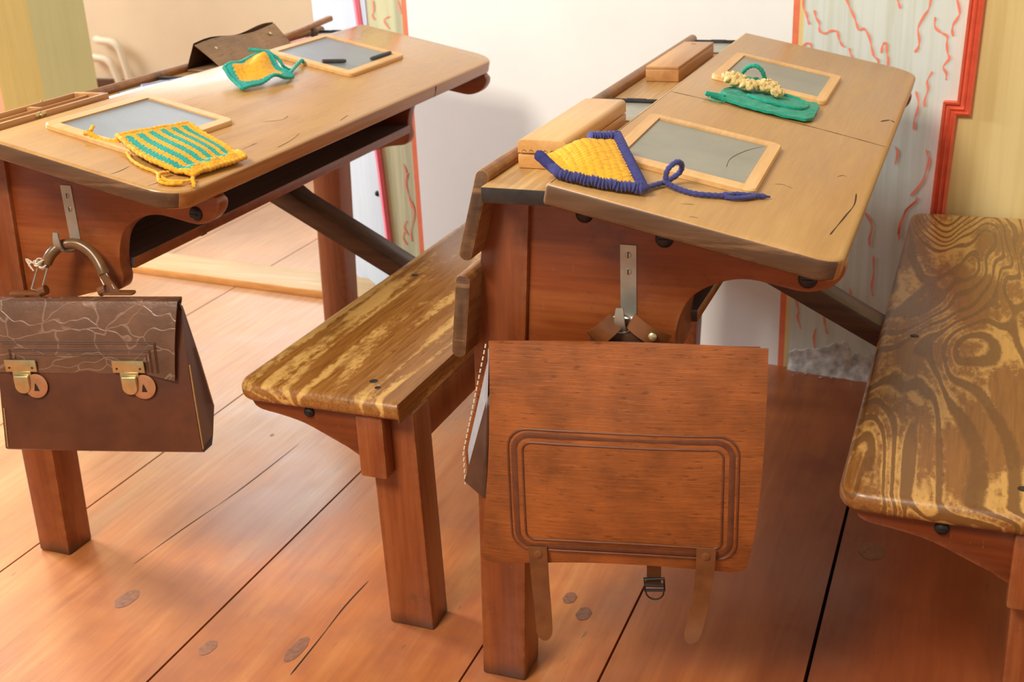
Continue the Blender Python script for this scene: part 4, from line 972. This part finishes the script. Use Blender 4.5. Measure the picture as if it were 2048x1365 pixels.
# hanging ring and the leather tabs at the hook
mb = MB()
mb.tube([(0.0-0.004+0.014*math.cos(t*2*PI/24), 0.036, 0.014+0.012*math.sin(t*2*PI/24)) for t in range(24)], 0.0014, 8, closed=True)
mb.build('hanging_ring', M['steel'], root)
def tab(x0, z0, x1, z1, wd, name, mat, y0=0.032, bulge=0.01):
    mb = MB(); d = Vector((x1-x0, z1-z0)).normalized(); nx, nz = -d.y, d.x
    mb.grid(lambda a, b: Vector((x0+(x1-x0)*b+nx*(a-0.5)*wd, y0-bulge*math.sin(PI*b), z0+(z1-z0)*b+nz*(a-0.5)*wd)), 5, 14, 0.003, nrm=(0,-1,0.1)); return mb.build(name, mat, root, smooth=50)
tab(-0.010, 0.020, -0.040, -0.006, 0.024, 'left_tab', M['strap'])
rt = tab(0.008, 0.020, 0.054, -0.008, 0.022, 'right_tab', M['strap'])
mb = MB(); mb.disc((0.036, 0.020, 0.004), (0,-1,0.2), 0.0055, 0.002, 16, 0.001); mb.build('rivet', M['brass'], rt)
mb = MB(); mb.box(-0.044, 0.048, 0.036, 0.041, -0.03, 0.004, 0.001); mb.box(-0.012, 0.014, 0.036, 0.040, 0.002, 0.020, 0.001); mb.build('hanger_plate', M['satchel_dark'], root)

# ------------------------------------------------------------------ briefcase on the left desk
MBF = ML @ T((0.10, 0.040, 0.545)) @ Rot(math.radians(15), 'Z')
root = thing('briefcase', 'brown leather briefcase with two brass locks hanging from the left desk', 'briefcase', MBF)
XL, XR = -0.140, 0.164
def fy(z):   # front face: leans towards the viewer going down
    k = min(1, max(0, -z/0.24)); return -0.012-0.050*k**0.8
mb = MB()
sec = [(0.030,-0.026),(0.020,-0.016),(-0.010,-0.018),(fy(-0.08),-0.08),(fy(-0.16),-0.16),(fy(-0.236),-0.236),(fy(-0.236)+0.006,-0.241),(-0.02,-0.246),(0.028,-0.252),(0.056,-0.212),(0.046,-0.12)]
front_n = 40
def wide(z, y=-0.1): k = min(1, max(0, -z/0.24)); return XL-0.004*k, XR+0.021*k-(0.016 if y > 0.01 else 0)
mb = MB()
rings = []
for i in range(front_n+1):
    a = i/front_n
    rings.append([mb.bm.verts.new((wide(z, y)[0]+(wide(z, y)[1]-wide(z, y)[0])*a, y - (0.005*math.sin(PI*a)*math.sin(PI*min(1, -z/0.27)) if y < -0.02 else 0), z)) for y, z in sec])
ns = len(sec)
for A_, B_ in zip(rings, rings[1:]):
    for k in range(ns): mb.bm.faces.new((A_[k], A_[(k+1) % ns], B_[(k+1) % ns], B_[k]))
mb.bm.faces.new(rings[0]); mb.bm.faces.new(rings[-1][::-1])
mb.build('body', M['case'], root, smooth=30)
# flap over the top and front
def cflap(a, b):
    if b < 0.22:
        t = b/0.22*PI/2; y = 0.040-0.056*math.sin(t)*1.0; z = -0.020+0.020*math.sin(t)*1.0
        y = 0.040-0.050*(1-math.cos(t)); z = -0.030+0.030*math.sin(t)
        x = XL-0.002+(XR+0.001-0.022*(1-b/0.22)-XL)*a
        return Vector((x, y, z))
    k = (b-0.22)/0.78
    zb = -0.111 - 0.010*max(0, a-0.8)/0.2
    z = zb*k
    x = XL-0.002+(XR+0.001-0.010*k-XL)*a
    y = -0.010*1 + (fy(z)+0.012) - 0.006 - 0.004*math.sin(k*PI) - 0.010*k*max(0, a-0.85)/0.15*0.5 + 0.0015*noise.noise(Vector((x*14, z*14, 5)))
    return Vector((x, y, z))
mb = MB(); mb.grid(cflap, 60, 40, 0.0028, nrm=(0,-0.9,0.3)); fl_ = mb.build('flap', M['case_flap'], root, smooth=50)
# tooled lines on the flap
mb = MB()
def cf_sz(x, z):
    k = min(1, max(0, -z/0.112)); b = 0.22+0.78*k; a = (x-XL)/(XR-0.006-XL); p = cflap(a, b); return Vector((x, p.y-0.0006, z))
def cline(x0, z0, x1, z1, wd):
    n = 30; L_ = []
    dx, dz = (x1-x0), (z1-z0); l = math.hypot(dx, dz); nx, nz = -dz/l*wd, dx/l*wd
    for i in range(n+1):
        t = i/n; x, z = x0+dx*t, z0+dz*t
        q = cf_sz(x, z); L_.append([mb.bm.verts.new(cf_sz(x+nx*s_, z+nz*s_)+Vector((0,-h,0))) for s_, h in ((-1,0),(0,0.0008),(1,0))])
    for A_, B_ in zip(L_, L_[1:]):
        for k in range(2): mb.bm.faces.new((A_[k], A_[k+1], B_[k+1], B_[k]))
for off in (0.0, 0.003, 0.012, 0.0145, 0.021):
    zt = -0.060-off; cline(-0.128+off, zt, 0.126-off*0.8, zt, 0.0008); cline(0.126-off*0.8, zt, 0.127-off*0.8, -0.109, 0.0008)
    if off > 0.01: cline(-0.128+off, zt, -0.128+off, -0.109, 0.0008)
mb.build('tooled_lines', M['case_line'], fl_, smooth=60)
# seams on the gusset edges
for nm, ys, xs in (('front', -0.001, 0.0), ('back', 0.0, 0.0)):
    mb = MB()
    for i in range(44):
        z = -0.100-0.134*i/44
        y = fy(z)+0.003 if nm == 'front' else (0.043+0.012*min(1, (-z-0.1)/0.11)-0.004)
        x = wide(z, y)[1]+0.0012
        if nm == 'back' and z < -0.205: continue
        mb.tube([(x, y, z), (x, y, z-0.0026)], 0.0008 if nm == 'back' else 0.0012, 5)
    mb.build('seam', M['tan'], root)
mb = MB()
for i in range(18):
    z = -0.17-0.064*i/18; x = wide(z)[0]+0.004; y = fy(z)-0.0015; mb.tube([(x, y, z), (x+0.001, y, z-0.003)], 0.0008, 5)
mb.build('seam', M['tan'], root)
# two tuck locks
def tuck_lock(x):
    y0 = cf_sz(x, -0.10).y - 0.003
    mb = MB()
    mb.poly_prism(rrect(x-0.026, x+0.026, -0.108, -0.088, (0.001,)*4, 3), 'Y', y0-0.002, y0+0.001, 0.0006)
    mb.poly_prism([(x-0.015,-0.116),(x+0.015,-0.116),(x+0.015,-0.107),(x-0.015,-0.107)], 'Y', y0-0.003, y0+0.001, 0.0006)
    lk = mb.build('lock', M['brass'], root)
    mb = MB(); mb.poly_prism(rrect(x-0.0125, x+0.0125, -0.143, -0.113, (0.012, 0.012, 0.002, 0.002), 8), 'Y', y0-0.009, y0-0.003, 0.0018, 3); mb.build('lock_tongue', M['brass'], lk)
    mb = MB(); mb.disc((x+0.021, fy(-0.131)-0.0062, -0.131), (0,-1,0.18), 0.0195, 0.0016, 28)
    mb.mi = 1; mb.poly_prism([(x+0.017,-0.142),(x+0.029,-0.142),(x+0.021,-0.126)], 'Y', fy(-0.131)-0.0092, fy(-0.131)-0.0078); mb.build('lock_plate', [M['copper'], M['iron']], lk)
    for sx in (-0.019, 0.019):
        mb = MB(); mb.disc((x+sx, y0-0.002, -0.101), (0,-1,0), 0.0018, 0.0008, 10); mb.build('rivet', M['iron'], lk)
tuck_lock(-0.098); tuck_lock(0.080)
# handle with links and tie
mb = MB()
HZ = 0.068
hp = [(-0.067,0.030,0.042),(-0.058,0.036,0.058),(-0.046,0.044,0.069),(-0.032,0.049,0.0725),(-0.014,0.049,0.0715),(0.004,0.045,0.062),(0.017,0.039,0.049),(0.026,0.032,0.036),(0.030,0.028,0.026)]
mb.tube(smooth2(hp, 6), lambda t: 0.0088*(1.0 if 0.04 < t < 0.96 else 0.75), 12); hd = mb.build('handle', M['handle'], root)
mb = MB()
def link(p, q, wd):
    a = Vector(p); b = Vector(q); d = (b-a).normalized(); s_ = Vector((d.z, 0, -d.x))*wd
    mb.tube([a-s_, a+s_, b+s_, b-s_], 0.0016, 8, closed=True)
link((-0.069,0.027,0.042), (-0.082,0.016,0.006), 0.008); mb.build('link', M['steel'], hd)
mb = MB(); link((0.029,0.026,0.028), (0.042,0.017,0.005), 0.007)
mb.build('link', M['steel'], hd)
mb = MB(); mb.grid(lambda a, b: Vector((0.024+0.026*b+0.012*a-0.004, 0.024-0.01*b, 0.030-0.030*b+0.004*a)), 4, 10, 0.002, nrm=(0,-1,0)); mb.build('strap_end', M['strap'], hd)
for x0, x1 in ((-0.125, -0.070), (0.030, 0.082)):
    mb = MB(); mb.poly_prism(rrect(x0, x1, 0.006, 0.024, (0.006,)*4, 4), 'Z', 0.0005, 0.004, 0.001)
    mb.tube([((x0 if x0 > 0 else x1)-0.006, 0.015, 0.004), ((x0 if x0 > 0 else x1)+0.006, 0.015, 0.008)], 0.008, 10); mb.build('handle_base', M['strap'], root)
mb = MB()
for k in range(4):
    c = Vector((-0.072+0.003*math.sin(k*2.2), 0.030-0.001*k, 0.042+0.003*k))
    P = [c+Vector((0.008*math.cos(t*2*PI/12), 0.008*math.sin(t*2*PI/12), 0.003*math.sin(t*4*PI/12+k))) for t in range(12)]
    mb.tube(P, 0.0013, 6, closed=True)
for k in range(3): mb.tube(smooth2([(-0.076,0.022,0.046),(-0.082-0.004*k,0.018,0.052+0.003*k),(-0.087+0.003*k,0.018,0.046-0.004*k)], 4), 0.0013, 6)
mb.build('twine_tie', M['twine'], hd)
